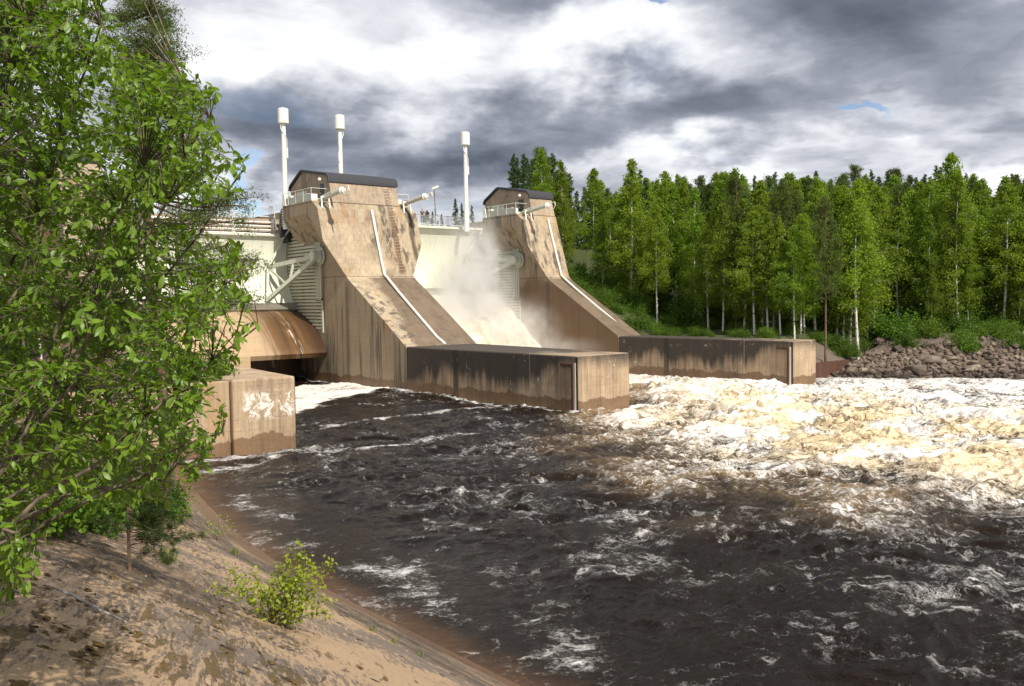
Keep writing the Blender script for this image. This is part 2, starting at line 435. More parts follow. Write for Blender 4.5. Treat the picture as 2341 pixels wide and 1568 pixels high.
c = n.mix(n.mul(lime, .8), c, (.62, .5, .4))
n.put(bs.inputs['Base Color'], c); n.put(bs.inputs['Roughness'], n.sub(.8, n.mul(wet, .45)))
n.put(bs.inputs['Normal'], n.bump(gr, .3, .04))
M_SPILL = m
M_SLOTSHADE = simple('slot_shadow_dark', (.018, .013, .009), .5, var=.5, scale=1.0)  # near-black colour for the shadow strips at the wall slots

def foliage_mat(name, c1, c2, trans=.35, gloss=.35, hue=.06):
    m, n, bs = mat_new(name)
    oi = n.new('ShaderNodeObjectInfo')
    lv = n.attr('lv')
    f = n.noise(n.new('ShaderNodeTexCoord').outputs['Object'], .9, 3, .5)
    t = n.add(n.mul(lv, .62), n.mul(f, .45))
    c = n.mix(t, c1, c2)
    hs = n.new('ShaderNodeHueSaturation'); n.put(hs.inputs['Color'], c)
    n.put(hs.inputs['Hue'], n.add(.5-hue/2, n.mul(oi.outputs['Random'], hue)))
    n.put(hs.inputs['Value'], n.add(.8, n.mul(n.m('FRACT', n.mul(oi.outputs['Random'], 7.3)), .4)))
    c = hs.outputs[0]
    n.put(bs.inputs['Base Color'], c); bs.inputs['Roughness'].default_value = .42 if gloss > .3 else .6
    bs.inputs['Specular IOR Level'].default_value = gloss
    tr = n.new('ShaderNodeBsdfTranslucent')
    n.put(tr.inputs[0], n.vm('MULTIPLY', c, (1.25, 1.35, .6)))
    mx = n.new('ShaderNodeMixShader'); mx.inputs[0].default_value = trans
    n.l.new(bs.outputs[0], mx.inputs[1]); n.l.new(tr.outputs[0], mx.inputs[2])
    out = [q for q in n.n if q.type == 'OUTPUT_MATERIAL'][0]
    n.l.new(mx.outputs[0], out.inputs[0])
    return m
M_BIRCH = foliage_mat('birch_leaves', (.115, .175, .018), (.225, .32, .034), .5, .15, .022)
M_PINE = foliage_mat('pine_needles', (.045, .07, .014), (.12, .165, .035), .3, .2, .02)
M_SPRUCE = foliage_mat('spruce_needles', (.03, .058, .014), (.08, .13, .03), .25, .2, .02)
M_WILLOW = foliage_mat('willow_leaves', (.075, .145, .012), (.225, .345, .03), .40, .5, .03)
M_SAPL = foliage_mat('sapling_leaves', (.17, .26, .02), (.36, .44, .04), .4, .4, .03)
M_BUSH = foliage_mat('bush_leaves', (.045, .10, .012), (.15, .25, .028), .35, .2, .02)
M_GRASS = foliage_mat('grass_blades', (.07, .13, .02), (.22, .26, .06), .3, .2, .03)
def bark(name, a, b, scale=(3, 3, 1), birch=False):
    m, n, bs = mat_new(name); P = n.new('ShaderNodeTexCoord').outputs['Object']
    f = n.noise(n.vm('MULTIPLY', P, scale), 2.0, 5, .65)
    c = n.mix(n.ss(f, .4, .62), a, b)
    if birch:
        c = n.mix(n.ss(n.noise(n.vm('MULTIPLY', P, (1.5, 1.5, 3.2)), 1.0, 4, .7), .58, .64), c, (.06, .05, .045))
    n.put(bs.inputs['Base Color'], c); bs.inputs['Roughness'].default_value = .85
    n.put(bs.inputs['Normal'], n.bump(f, .4, .02))
    return m
M_BARKB = bark('birch_bark', (.52, .50, .46), (.75, .73, .68), birch=True)
M_BARKP = bark('pine_bark', (.07, .048, .034), (.20, .12, .07))
M_BARKW = bark('willow_bark', (.06, .05, .032), (.19, .155, .10), (8, 8, 1.5))
M_STICK = bark('dead_wood', (.30, .26, .22), (.5, .46, .42))

# ------------------------------------------------------------------ dam piers
X1, W1, X2, W2, XL, WL_ = 41.56, 7.5, 66.63, 3.39, 17.75, 3.41
YE = 43.58                   # downstream end of all dividing walls
def fy(z): return 74.75+(z-10.05)*.3094      # y of the battered downstream face at height z

def corbel(X0, s):
    """bracket under the hoist platform; s = -1 on the west side, +1 on the east side of a pier"""
    xo = X0+s*1.72
    A, B, Cc, Dd, F, G = (84.0,17.2), (77.9,17.25), (fy(16.42)-.003,16.42), (fy(13.36)-.003,13.36), (78.8,16.1), (84.0,15.85)
    K, U, V = (fy(10.05)-.003,10.05), (79.4,13.5), (84.0,13.3)
    o = [(xo, *p) for p in (A,B,Cc,Dd,F,G)]
    i = [(X0-s*.02, *p) for p in (A,B,Cc,K,U,V)]
    v = o+i
    f = [(0,1,2,3,4,5), (0,6,7,1), (1,7,8,2), (2,8,9,3), (3,9,10), (3,10,4), (4,10,11,5), (5,11,6,0), (6,11,10,9,8,7)]
    return MB().raw(v, f)

def hoist_house(X0, W, root):
    b = MB(); yb = 85.9
    pr = [(fy(17.1)+.06,17.09), (fy(19.2)+.06,19.2), (fy(19.2)+.35,19.72), (83.1,20.62), (yb-.1,19.2), (yb-.1,17.09)]
    b.prismX(pr, X0+.03, X0+W-.03); hh = b.build('hoist_house', M_HOUSE, root, .03)
    # felt roof wrapping over both eaves
    out = [(fy(19.1)-.10,19.05), (fy(19.1)-.06,19.42), (fy(19.1)+.12,19.72), (fy(19.1)+.42,19.92), (80.5,20.38), (82.7,20.78), (83.1,20.84), (83.5,20.74), (yb-.25,19.62), (yb+.02,19.35), (yb+.08,19.0)]
    inn = [(fy(19.2)+.02,19.05), (fy(19.2)+.04,19.35), (fy(19.2)+.16,19.56), (fy(19.2)+.42,19.7), (80.5,20.14), (82.7,20.54), (83.1,20.61), (83.4,20.5), (yb-.32,19.45), (yb-.11,19.25), (yb-.08,19.0)]
    vs = []; n = len(out)
    for x in (X0-.14, X0+W+.14): vs += [(x, *p) for p in out]+[(x, *p) for p in inn]
    fs = []
    for k in range(n-1):
        fs += [(k, k+1, 2*n+k+1, 2*n+k), (n+k, 3*n+k, 3*n+k+1, n+k+1), (k, n+k, n+k+1, k+1), (2*n+k, 2*n+k+1, 3*n+k+1, 3*n+k)]
    fs += [(0, 2*n, 3*n, n), (n-1, 2*n-1, 4*n-1, 3*n-1)]
    MB().raw(vs, fs, True).build('roof', M_ROOF, hh)
    return hh

def house_front(X0, s, root, plate):
    """door, globe lamp and wall plate on the gable that faces the platform"""
    xw = X0+(.03 if s < 0 else -.03)
    d = MB().box(min(xw, xw+s*.05), 78.62, 17.26, max(xw, xw+s*.05), 79.42, 19.0).build('door', M_DARKM, root)
    MB().box(min(xw+s*.05, xw+s*.09), 79.25, 18.05, max(xw+s*.05, xw+s*.09), 79.33, 18.2).build('door_handle', M_GREY, d)
    l = MB().tube([(xw, 79.0, 19.3), (xw+s*.2, 79.0, 19.36)], .03).sphere((xw+s*.26, 79.0, 19.42), .17).build('globe_lamp', M_GLASS, root)
    MB().box(min(xw, xw+s*.04), 82.2, 17.9, max(xw, xw+s*.04), 84.4, 18.7).build('wall_plate', M_ARM, root)
    MB().tube([(xw+s*.05, 83.2, 18.0), (xw+s*.05, 81.3, 20.1)], .025, 5).build('conduit', M_GREY, root)

def platform_fit(X0, s, root):
    """kick plate, handrail and switch boxes of the hoist platform"""
    xo = X0+s*1.64
    MB().box(min(xo, xo-s*.03), 78.0, 17.27, max(xo, xo-s*.03), 83.9, 17.9).build('kick_plate', M_ARM, root)
    r = MB(); zt = 18.42
    ys = [77.95, 79.6, 81.2, 82.8, 83.85]
    for y in ys: r.tube([(xo+s*.04, y, 17.2), (xo+s*.04, y, zt)], .028, 6)
    r.tube([(xo+s*.04, 83.85, zt), (xo+s*.04, 77.95, zt), (X0+s*.03, 77.95, zt)], .028, 6)
    r.tube([(xo+s*.04, 83.85, 17.98), (xo+s*.04, 79.6, 17.98)], .02, 6)
    r.build('handrail', M_RAILW, root)
    MB().box(min(xo-s*.15, xo-s*1.1), 78.9, 17.27, max(xo-s*.15, xo-s*1.1), 79.9, 18.0).build('control_cabinet', M_TANK, root, .02)
    MB().box(min(xo-s*.1, xo-s*.5), 82.6, 17.3, max(xo-s*.1, xo-s*.5), 83.2, 18.15).build('control_cabinet', M_TANK, root, .02)
    MB().raw([(xo+s*.07, 83.2, 17.2), (xo+s*.07, 83.75, 17.2), (xo+s*.07, 84.0, 18.3), (xo+s*.07, 83.45, 18.3), (xo+s*.16, 83.2, 17.2), (xo+s*.16, 83.75, 17.2), (xo+s*.16, 84.0, 18.3), (xo+s*.16, 83.45, 18.3)],
             [(0,3,2,1),(4,5,6,7),(0,1,5,4),(1,2,6,5),(2,3,7,6),(3,0,4,7)]).build('cover_plate', M_TANK, root)

def rib_panel(X0, s, root):
    """ribbed steel face beside the gate, cut by the curve of the spillway crest"""
    xw = X0; x2 = X0+s*.05; x3 = X0+s*.11
    def bx(b, y0, z0, y1, z1, xa=None): b.box(min(xw, xa or x3), y0, z0, max(xw, xa or x3), y1, z1)
    b = MB()
    for k, (y0, y1) in enumerate([(79.50,79.68), (79.83,80.0), (80.14,80.3), (80.42,80.56)]): bx(b, y0, 7.95, y1, 13.46)
    bx(b, 79.30, 4.66, 79.48, 7.92); bx(b, 79.30, 7.76, 80.6, 7.92)
    z = 5.0
    while z < 14.6:
        yb = 86.6 if z > 7 else 79.3+(z-4.4)/.42
        y0 = 79.62 if z < 7.7 else 80.62
        y1 = min(86.6, yb)
        if z > 13.2: y0 = 82.8 if z < 13.6 else 84.3
        if y1 > y0+.3: bx(b, y0, z, y1, z+.19)
        z += .333
    b.build('rib_panel', M_ARM, root)

def pier(name, X0, W, label, sides, wingw, ye, ladder=None, pipe=None, ramp_w=None):
    root = empty(name, (X0+W/2, 80, 0), label, 'dam pier', 'concrete piers of the dam')
    prof = [(96,-2), (ye,-2), (ye,3.74)]
    k0 = (fy(10.05), 10.05)
    prof += [(72.6, 8.72), (73.55, 9.26), (74.2, 9.66), (74.55, 9.93), (k0[0]+.02, k0[1]+.08), (fy(17.07), 17.07), (96, 17.07)]
    if ye > 64.3: prof[2] = (ye, 3.74)
    b = MB().prismX(prof, X0, X0+W)
    b.build('pier_body', M_CON, root, .04)
    hoist_house(X0, W, root)
    for s in sides:
        xs = X0 if s < 0 else X0+W
        corbel(xs, s).build('corbel', M_CON, root)
        platform_fit(xs, s, root); house_front(xs, s, root, True); rib_panel(xs, s, root)
    if ladder:
        b = MB()
        n = 27
        for i in range(n):
            z = 10.6+i*(19.0-10.6)/n; xl = 47.7+(.1 if z < 17 else .05)
            y = fy(z)
            b.tube([(xl-.27, y+.02, z), (xl-.27, y-.16, z), (xl+.27, y-.16, z), (xl+.27, y+.02, z)], .022, 5)
        b.build('rung_ladder', M_RUST, root)
    if pipe:
        MB().tube(pipe, .125, 8).build('drain_pipe', M_PIPE, root)
    return root

def n_off(y, z, d):     # point held off the chute top / face
    return d
PIPE1 = [(45.6, fy(16.5)-.12, 16.5), (45.62, fy(12.2)-.16, 12.2), (45.64, fy(10.2)-.22, 10.2), (45.62, 73.9, 9.78), (45.5, 72.1, 8.62), (45.38, 65.6, 4.42), (45.5, 65.0, 4.05), (45.75, 64.9, 3.78)]
p1 = pier('dam_pier', X1, W1, 'wide concrete pier with black roof and rusty rungs between the two gates', (-1, 1), 4.9, 64.7, True, PIPE1)
PIPE2 = [(68.62, fy(16.7)-.12, 16.7), (68.66, fy(12.2)-.16, 12.2), (68.68, fy(10.2)-.22, 10.2), (68.66, 73.9, 9.78), (68.62, 72.1, 8.62), (69.0, 65.2, 4.25), (69.0, 64.4, 3.85)]
p2 = pier('dam_pier', X2, W2, 'narrow concrete pier at the forest end of the dam, right of the spray', (-1,), 3.39, 63.95, False, PIPE2)
p3 = pier('dam_pier', XL, WL_, 'concrete pier at the near bank, almost hidden by the leafy willow', (1,), 3.41, 64.7, False, None)
# dark cable looping down the shaded side of the forest-side pier
MB().tube([(X2-1.78, 78.9, 17.3), (X2-1.8, 78.7, 16.1), (X2-1.2, 78.3, 15.2), (X2-.35, 78.1, 14.0), (X2-.14, 78.9, 13.0), (X2-.14, 79.6, 12.6), (X2-.3, 80.4, 12.45)], .04, 6).build('cable', M_DARKM, p2)

# the low dividing walls that run downstream from each pier
def wall(name, pts, label, guides=None):
    cx_ = sum(p[0] for p in pts)/len(pts); cy_ = sum(p[1] for p in pts)/len(pts)
    root = empty(name, (cx_, cy_, 0), label, 'dividing wall', 'low concrete walls below the dam')
    b = MB().prismZ(pts, -2, 3.73); b.build('wall_body', M_WALL, root, .10)
    for gx, s in (guides or []):
        g = MB()
        g.box(min(gx, gx+s*.16), 43.98, -1, max(gx, gx+s*.16), 44.16, 3.22)
        g.box(min(gx, gx+s*.13), 44.16, 3.02, max(gx, gx+s*.13), 45.25, 3.2)
        g.build('slot_guide', M_RUST, root)
        MB().box(min(gx, gx+s*.06), 43.82, -1, max(gx, gx+s*.06), 43.975, 3.25).build('guide_edge', M_PIPE, root)
        MB().box(min(gx, gx+s*.03), 43.66, -1, max(gx, gx+s*.03), 43.815, 3.6).build('slot_shadow_strip', M_SLOTSHADE, root)  # thin dark strip painting the shadow inside the slot
    return root
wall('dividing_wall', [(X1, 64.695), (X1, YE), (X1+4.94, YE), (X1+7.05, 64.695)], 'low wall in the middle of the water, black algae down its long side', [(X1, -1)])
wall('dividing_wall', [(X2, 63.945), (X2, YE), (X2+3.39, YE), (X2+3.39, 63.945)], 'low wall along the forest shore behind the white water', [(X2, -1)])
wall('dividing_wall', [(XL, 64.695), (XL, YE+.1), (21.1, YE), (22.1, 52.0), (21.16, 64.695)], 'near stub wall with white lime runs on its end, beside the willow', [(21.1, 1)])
MB().prismZ([(8.5, 44.6), (8.5, 44.0), (XL-.03, 44.0), (XL-.03, 44.6)], -2, 3.66).build('retaining_wall', M_WALL, None, .04, 'pale concrete retaining wall behind the willow leaves at the near bank', 'retaining wall', kind=None)

# spillway crests
def spillway(X0, Xb, label, hollow):
    root = empty('spillway', ((X0+Xb)/2, 82, 0), label, 'spillway', 'curved concrete spillway crests')
    top = [(88, 6.4), (86.6, 6.75), (85.3, 6.88), (84.3, 6.72), (83.2, 6.32), (82, 5.72), (80.8, 4.95), (79.7, 3.98), (78.95, 3.15), (78.7, 2.76)]
    low = [(79.0, 2.3), (84.5, 2.2), (84.5, -2), (88, -2)]
    if hollow:
        MB().prismX(top+low, hollow, Xb-.005).build('crest', M_SPILL, root, .02)
        MB().prismX(top+[(78.7, -2), (88, -2)], X0+.005, hollow).build('crest', M_SPILL, root, .02)
    else:
        top2 = top[:-2]+[(78.2, 3.0), (75.5, 1.4), (72, -.2), (70, -2), (88, -2)]
        MB().prismX(top2, X0+.005, Xb-.005).build('crest', M_SPILL, root, .02)
    return root
spillway(21.16, X1, 'rust-stained curved spillway under the closed gate, dark hollow below its lip', 33.76)
spillway(X1+W1, X2, 'spillway under the open gate, buried in falling water', None)

# ------------------------------------------------------------------ radial gates
TY, TZ, RG = 79.45, 12.1, 7.55
def gate(X0, Xb, ang, label, arms):
    """ang = how far the gate has swung up round its trunnions"""
    root = empty('radial_gate', ((X0+Xb)/2, 82, 8), label, 'sluice gate', 'radial gates of the dam')
    def rot(y, z):
        dy, dz = y-TY, z-TZ; c, s = math.cos(ang), math.sin(ang)
        return TY+dy*c-dz*s, TZ+dy*s+dz*c
    a0 = math.asin((6.98-TZ)/RG); a1 = math.asin((14.45-TZ)/RG)
    N = 18; vs = []; fs = []
    for i in range(N+1):
        a = a0+(a1-a0)*i/N
        for rr in (RG, RG+.25):
            y, z = rot(TY+rr*math.cos(a), TZ+rr*math.sin(a))
            vs += [(X0+.03, y, z), (Xb-.03, y, z)]
    for i in range(N):
        b = i*4
        fs += [(b, b+1, b+5, b+4), (b+2, b+6, b+7, b+3), (b, b+4, b+6, b+2), (b+1, b+3, b+7, b+5)]
    fs += [(0, 2, 3, 1), (N*4, N*4+1, N*4+3, N*4+2)]
    MB().raw(vs, fs).build('skin_plate', M_GATE, root)
    def rp(x, y, z): q = rot(y, z); return (x, *q)
    b = MB(); a = [rot(85.15, 6.98), rot(85.15, 7.62), rot(84.85, 7.62), rot(84.85, 6.98)]
    b.prismX([a[3], a[2], a[1], a[0]], X0+.05, Xb-.05); b.build('sill_beam', M_SILL, root)
    b = MB(); a = [rot(86.55, 14.25), rot(86.9, 14.5), rot(86.7, 14.62), rot(86.3, 14.4)]
    b.prismX(a, X0+.05, Xb-.05); b.build('top_beam', M_ARM, root)
    for xs, s in arms:
        tx = xs+s*.62
        ar = MB()
        U = rp(xs+s*2.35, 86.45, 11.25); L = rp(xs+s*3.05, 85.3, 7.85); T = rp(tx, 80.0, 12.0); T2 = rp(tx, 80.0, 11.7)
        ar.beam(T, U, .32, .42); ar.beam(T2, L, .32, .42)
        mid = lambda p, q, t: tuple(Vector(p).lerp(Vector(q), t))
        ar.beam(U, mid(T2, L, .58), .16, .2); ar.beam(mid(T, U, .42), mid(T2, L, .50), .2, .26)
        ar.beam(mid(T, U, .36), mid(T2, L, .20), .12, .16)
        ar.raw([(tx-.19, *rot(79.6, 12.55)), (tx-.19, *rot(81.4, 12.3)), (tx-.19, *rot(81.2, 10.95)), (tx-.19, *rot(79.7, 11.6)),
                (tx+.19, *rot(79.6, 12.55)), (tx+.19, *rot(81.4, 12.3)), (tx+.19, *rot(81.2, 10.95)), (tx+.19, *rot(79.7, 11.6))],
               [(0,3,2,1),(4,5,6,7),(0,1,5,4),(1,2,6,5),(2,3,7,6),(3,0,4,7)])
        ar.build('gate_arm', M_ARM, root, .02)
        ar = MB()
        ar.beam(U, L, .22, .26); Tp = rp(xs+s*.45, 86.55, 14.3)
        ar.beam(U, Tp, .2, .24)
        ar.build('side_post', M_WHITE, root, .015)
        tr = MB().lathe((xs+s*.11, TY-.1, TZ), (s, 0, 0), [(.86, 0), (.86, .10), (.56, .10), (.62, .32), (.5, .36), (.5, .95), (.42, 1.0)], 26)
        for k in range(10):
            an = k*math.pi/5
            tr.lathe((xs+s*.20, TY-.1+.78*math.cos(an), TZ+.78*math.sin(an)), (s, 0, 0), [(.06, 0), (.06, .05)], 6)
        tr.build('trunnion', M_ARM, root)
    return root
gate(21.16, X1, 0.0, 'closed cream steel gate, left one, partly behind the willow', [(X1, -1), (21.16, 1)])
gate(X1+W1, X2, 0.235, 'raised cream steel gate half veiled by spray', [(X2, -1), (X1+W1, 1)])

# hydraulic hoist cylinders on the platforms
def hoist(X0, s, label):
    x = X0+s*.78
    root = empty('hoist_cylinder', (x, 78, 17), label, 'hydraulic cylinder', 'hydraulic hoists on the pier platforms')
    a, b = Vector((x, 80.2, 17.05)), Vector((x, 73.55, 17.78)); t = (b-a).normalized()
    MB().lathe(a, t, [(.24, 0), (.27, .1), (.27, 1.9), (.19, 1.95), (.19, 6.25), (.24, 6.28), (.24, 6.42)], 18).build('barrel', M_ARM, root)
    MB().lathe(b-t*.25, t, [(.30, 0), (.33, .06), (.33, .22), (.26, .26), (.24, .42), (.12, .5)], 18).build('end_cap', M_TANK, root)
    MB().tube([b+Vector((.15*0, 0, -.22)), b+t*.45+Vector((0, 0, -.42)), b+t*.95+Vector((0, 0, -.50)), b+t*1.18+Vector((0, 0, -.22)), b+t*1.12+Vector((0, 0, .18)), b+t*.3+Vector((0, 0, .16)), b-t*2.4+Vector((0, 0, .34)), b-t*4.3+Vector((0, 0, .3))], .045, 7).build('oil_pipe', M_TANK, root)
    f = MB()
    for dx in (-.42, .42):
        f.tube([(x+dx, 76.75, 16.42), (x+dx*.9, 76.95, 17.5)], .075, 8)
        f.tube([(x+dx*.7, 77.5, 16.75), (x+dx*.7, 78.6, 17.45)], .08, 8)
    f.tube([(x-.42, 76.95, 17.5), (x+.42, 76.95, 17.5)], .09, 8)
    f.build('support_frame', M_TANK, root)
    MB().tube([a, a+Vector((0, 3.4, -1.6)), (x+s*.2, 86.1, 14.0)], .10, 8).build('piston_rod', M_GREY, root)
    return root
hoist(X1, -1, 'pale green hydraulic cylinder on the west platform of the wide middle pier')
hoist(X1+W1, 1, 'pale green hydraulic cylinder behind the wide middle pier, against the sky')
hoist(X2, -1, 'pale green hydraulic cylinder on the narrow forest-side pier')
hoist(21.16, 1, 'pale green hydraulic cylinder on the near-bank pier behind the willow')

# slim white masts with drum heads
def mast(x, y, zt, zb, label, side):
    root = empty('mast', (x, y, zb), label, 'mast', 'white drum-headed masts on the dam')
    MB().tube([(x, y, zb), (x, y, zt-1.5)], .29, 14, r1=.21).build('pole', M_TANK, root)
    MB().lathe((x, y, zt-1.52), (0, 0, 1), [(.3, 0), (.53, .02), (.53, 1.42), (.46, 1.48), (.1, 1.53)], 22).build('drum', M_TANK, root)
    for k in range(3):
        an = k*2.1; MB().tube([(x+.42*math.cos(an), y+.42*math.sin(an), zt-.06), (x+.42*math.cos(an), y+.42*math.sin(an), zt+.04)], .03, 5).build('lug', M_TANK, root)
    sx = side*.30
    MB().tube([(x+side*-.36, y-.1, zt-1.55), (x+side*-.34, y-.12, zt-2.1), (x+side*.05, y-.28, zt-2.8), (x+side*.2, y-.26, zt-3.1), (x+side*.24, y-.2, zt-4.0)], .035, 6).build('cable', M_TANK, root)
    MB().box(x+side*.26-.06, y-.22, zt-4.9, x+side*.26+.06, y-.05, zt-3.95).build('junction_box', M_TANK, root)
    return root
mast(40.35, 84.45, 27.0, 15.0, 'leftmost white mast, in front of the dark cloud, beside the platform', 1)
mast(47.78, 86.5, 27.55, 17.0, 'white mast rising behind the black roof of the wide pier', -1)
mast(62.9, 84.45, 27.05, 15.6, 'white mast between the two piers, above the spray', 1)
# coil of hose and dark bracket where the bridge meets the wide pier
b = MB(); pts = [(40.35+.42*math.cos(a_*.5), 84.3+.42*math.sin(a_*.5), 15.2+a_*.02) for a_ in range(0, 120)]
b.tube(pts, .045, 5); b.build('hose_coil', M_TANK, None, label='coil of pale hose round the foot of the leftmost mast', cat='hose')
hb = empty('service_bracket', (41, 85.4, 14), 'dark steel bracket and ladder frame where the bridge meets the wide pier', 'bracket')
MB().beam((40.2, 85.2, 14.3), (41.2, 86.9, 17.2), .35, .35).beam((41.2, 85.6, 14.0), (41.2, 87.2, 14.0), .3, .5).build('bracket_beam', M_DARKM, hb)
MB().box(40.4, 85.3, 14.3, 41.35, 86.0, 16.6).build('cabinet', M_DARKM, hb)

# ------------------------------------------------------------------ bridge
br = empty('road_bridge', (50, 90, 16), 'road bridge along the top of the dam with pipes under its edge', 'bridge')
MB().box(-30, 88.6, 15.85, 71.5, 97.5, 16.35).build('deck', M_HOUSE, br)
MB().box(-30, 88.9, 14.3, 70.6, 89.6, 15.845).build('edge_girder', simple('orange_concrete', (.46, .30, .17), .8), br)
for z in (14.75, 15.15, 15.55, 15.95): MB().tube([(-10, 88.2, z), (X1-.5, 88.2, z)], .09, 8).build('pipe', M_TANK, br)
for x in np.arange(10, X1, 4.4): MB().box(x-.14, 88.0, 14.45, x+.14, 88.88, 16.3).build('pipe_hanger', M_TANK, br)
b = MB().box(-10, 87.2, 14.28, X1-.3, 88.5, 14.36)
b.build('walkway', M_DARKM, br)
b = MB()
for x in np.arange(-8.3, X1, 3.3): b.tube([(x, 87.25, 14.3), (x, 87.25, 15.35)], .03, 5)
for z in (15.35, 14.9): b.tube([(-10, 87.25, z), (X1-.4, 87.25, z)], .028, 5)
b.build('walkway_rail', M_GREY, br)
MB().tube([(49.2, 88.05, 16.15), (X2, 88.05, 16.15)], .10, 8).build('pipe', M_GREY, br)
MB().tube([(49.2, 88.05, 15.8), (X2, 88.05, 15.8)], .07, 8).build('pipe', M_GREY, br)

def railing(x0, x1, y, z0, z1, label, dark=False):
    root = empty('bridge_railing', ((x0+x1)/2, y, z0), label, 'railing', 'railings along the bridge')
    b = MB(); n = max(2, round((x1-x0)/2.3)); xs = [x0+(x1-x0)*i/n for i in range(n+1)]
    for x in xs:
        MB().box(x-.035, y-.035, z0-.12, x+.035, y+.035, z1).build('post', M_RAILW, root)
    MB().box(x0, y-.03, z1, x1, y+.03, z1+.06).build('top_rail', M_GREY if dark else M_RAILW, root)
    MB().box(x0, y-.03, z0, x1, y+.03, z0+.07).build('bottom_rail', M_RAILW, root)
    b = MB()
    for x in np.arange(x0+.11, x1, .155): b.box(x-.012, y-.012, z0+.07, x+.012, y+.012, z1)
    b.build('balusters', M_RAILW, root)
    return root
railing(3.0, 41.1, 88.65, 16.55, 17.58, 'pale bridge railing left of the wide pier, behind the willow')
railing(49.3, 66.4, 88.65, 16.6, 17.66, 'bridge railing between the two piers, people behind it', True)
railing(49.3, 66.4, 97.2, 16.6, 17.66, 'far-side bridge railing behind the two people')

# street lamp
lp = empty('street_lamp', (69.5, 100, 16), 'lone street lamp with a small tilted head beyond the bridge', 'street lamp')
MB().tube([(69.5, 100, 15), (69.3, 100, 19.9)], .095, 8).tube([(69.3, 100, 19.9), (69.2, 100, 22.6)], .06, 8).build('pole', simple('weathered_pole', (.16, .11, .08), .7), lp)
MB().raw([(68.85,99.9,22.45),(69.9,99.9,22.85),(69.85,99.9,23.05),(69.0,99.9,22.75),(68.85,100.2,22.45),(69.9,100.2,22.85),(69.85,100.2,23.05),(69.0,100.2,22.75)],
         [(0,1,2,3),(7,6,5,4),(0,4,5,1),(1,5,6,2),(2,6,7,3),(3,7,4,0)]).build('lamp_head', M_TANK, lp, .03)

# ------------------------------------------------------------------ people on the bridge
def person(x, y, z, face, label, shirt, trousers, hair, lean=.0, h=1.75):
    """one continuous skinned body; shirt, trousers and hair are children"""
    root = empty('person', (x, y, z), label, 'person', 'people on the bridge')
    root.rotation_euler.z = face
    skin = simple('skin_tone', (.55, .33, .24), .6, var=.03)
    def skinned(name, pts, edges, radii, mat, rooti=0, sub=2):
        me = bpy.data.meshes.new(name); me.from_pydata([Vector(p)*(h/1.75) for p in pts], edges, [])
        o = bpy.data.objects.new(name, me); COL.objects.link(o); o.parent = root
        sk = o.modifiers.new('skin', 'SKIN')
        for i, r in enumerate(radii):
            rr = (r if isinstance(r, tuple) else (r, r)); me.skin_vertices[0].data[i].radius = (rr[0]*h/1.75, rr[1]*h/1.75)
            me.skin_vertices[0].data[i].use_root = (i == rooti)
        s = o.modifiers.new('sub', 'SUBSURF'); s.levels = sub; s.render_levels = sub
        me.materials.append(mat); return o
    L = lean
    # x = right, y = front; leaning forward moves the upper body along +y
    P = [(0, 0, .95), (0, L*.35, 1.15), (0, L*.7, 1.36), (0, L, 1.47), (0, L*1.15+.02, 1.56), (0, L*1.3+.05, 1.68),
         (.19, L*.8, 1.41), (.25, L+.05, 1.13), (.20, L+.26, .98), (.17, L+.36, 1.0),
         (-.19, L*.8, 1.41), (-.25, L+.05, 1.13), (-.20, L+.26, .98), (-.17, L+.36, 1.0),
         (.10, 0, .88), (.11, .02, .48), (.11, -.03, .09), (.12, .13, .04),
         (-.10, 0, .88), (-.11, .0, .48), (-.12, -.05, .09), (-.13, .11, .04)]
    Ed = [(0,1),(1,2),(2,3),(3,4),(4,5),(2,6),(6,7),(7,8),(8,9),(2,10),(10,11),(11,12),(12,13),(0,14),(14,15),(15,16),(16,17),(0,18),(18,19),(19,20),(20,21)]
    Rr = [(.14,.10),(.13,.10),(.15,.10),.055,(.075,.085),(.08,.09), .055,.042,.032,.035, .055,.042,.032,.035, .09,.055,.042,.035, .09,.055,.042,.035]
    skinned('body', P, Ed, Rr, skin)
    G = 1.1
    skinned('shirt', [P[0], P[1], P[2], (0, L*.9, 1.44), P[6], (.235, L*.95+.02, 1.2), P[10], (-.235, L*.95+.02, 1.2)], [(0,1),(1,2),(2,3),(2,4),(4,5),(2,6),(6,7)],
            [(.165,.125),(.155,.12),(.17,.12),(.075,.08),.075,.068,.075,.068], shirt)
    skinned('trousers', [(0, 0, .98), P[14], P[15], (.11, -.02, .14), P[18], P[19], (-.12, -.04, .14)], [(0,1),(1,2),(2,3),(0,4),(4,5),(5,6)],
            [(.16,.12),.11,.075,.065,.11,.075,.065], trousers)
    skinned('hair', [(0, L*1.3+.0, 1.66), (0, L*1.3+.02, 1.755)], [(0,1)], [(.088,.085),(.07,.085)], hair)
    return root
blk = simple('dark_hair', (.02, .015, .012), .6); brn = simple('brown_hair', (.22, .10, .05), .6)
person(60.2, 89.6, 16.75, R(150), 'person in a dark grey t-shirt leaning over the bridge railing, nearest the wide pier', simple('grey_shirt', (.08, .11, .13), .8), simple('dark_jeans', (.04, .05, .08), .8), blk, .26, 1.78)
person(62.9, 90.4, 16.35, R(175), 'person with reddish-brown hair and a pale shirt behind the railing, left of the white mast', simple('pale_shirt', (.45, .47, .50), .8), simple('blue_jeans', (.07, .10, .18), .8), brn, .08, 1.72)

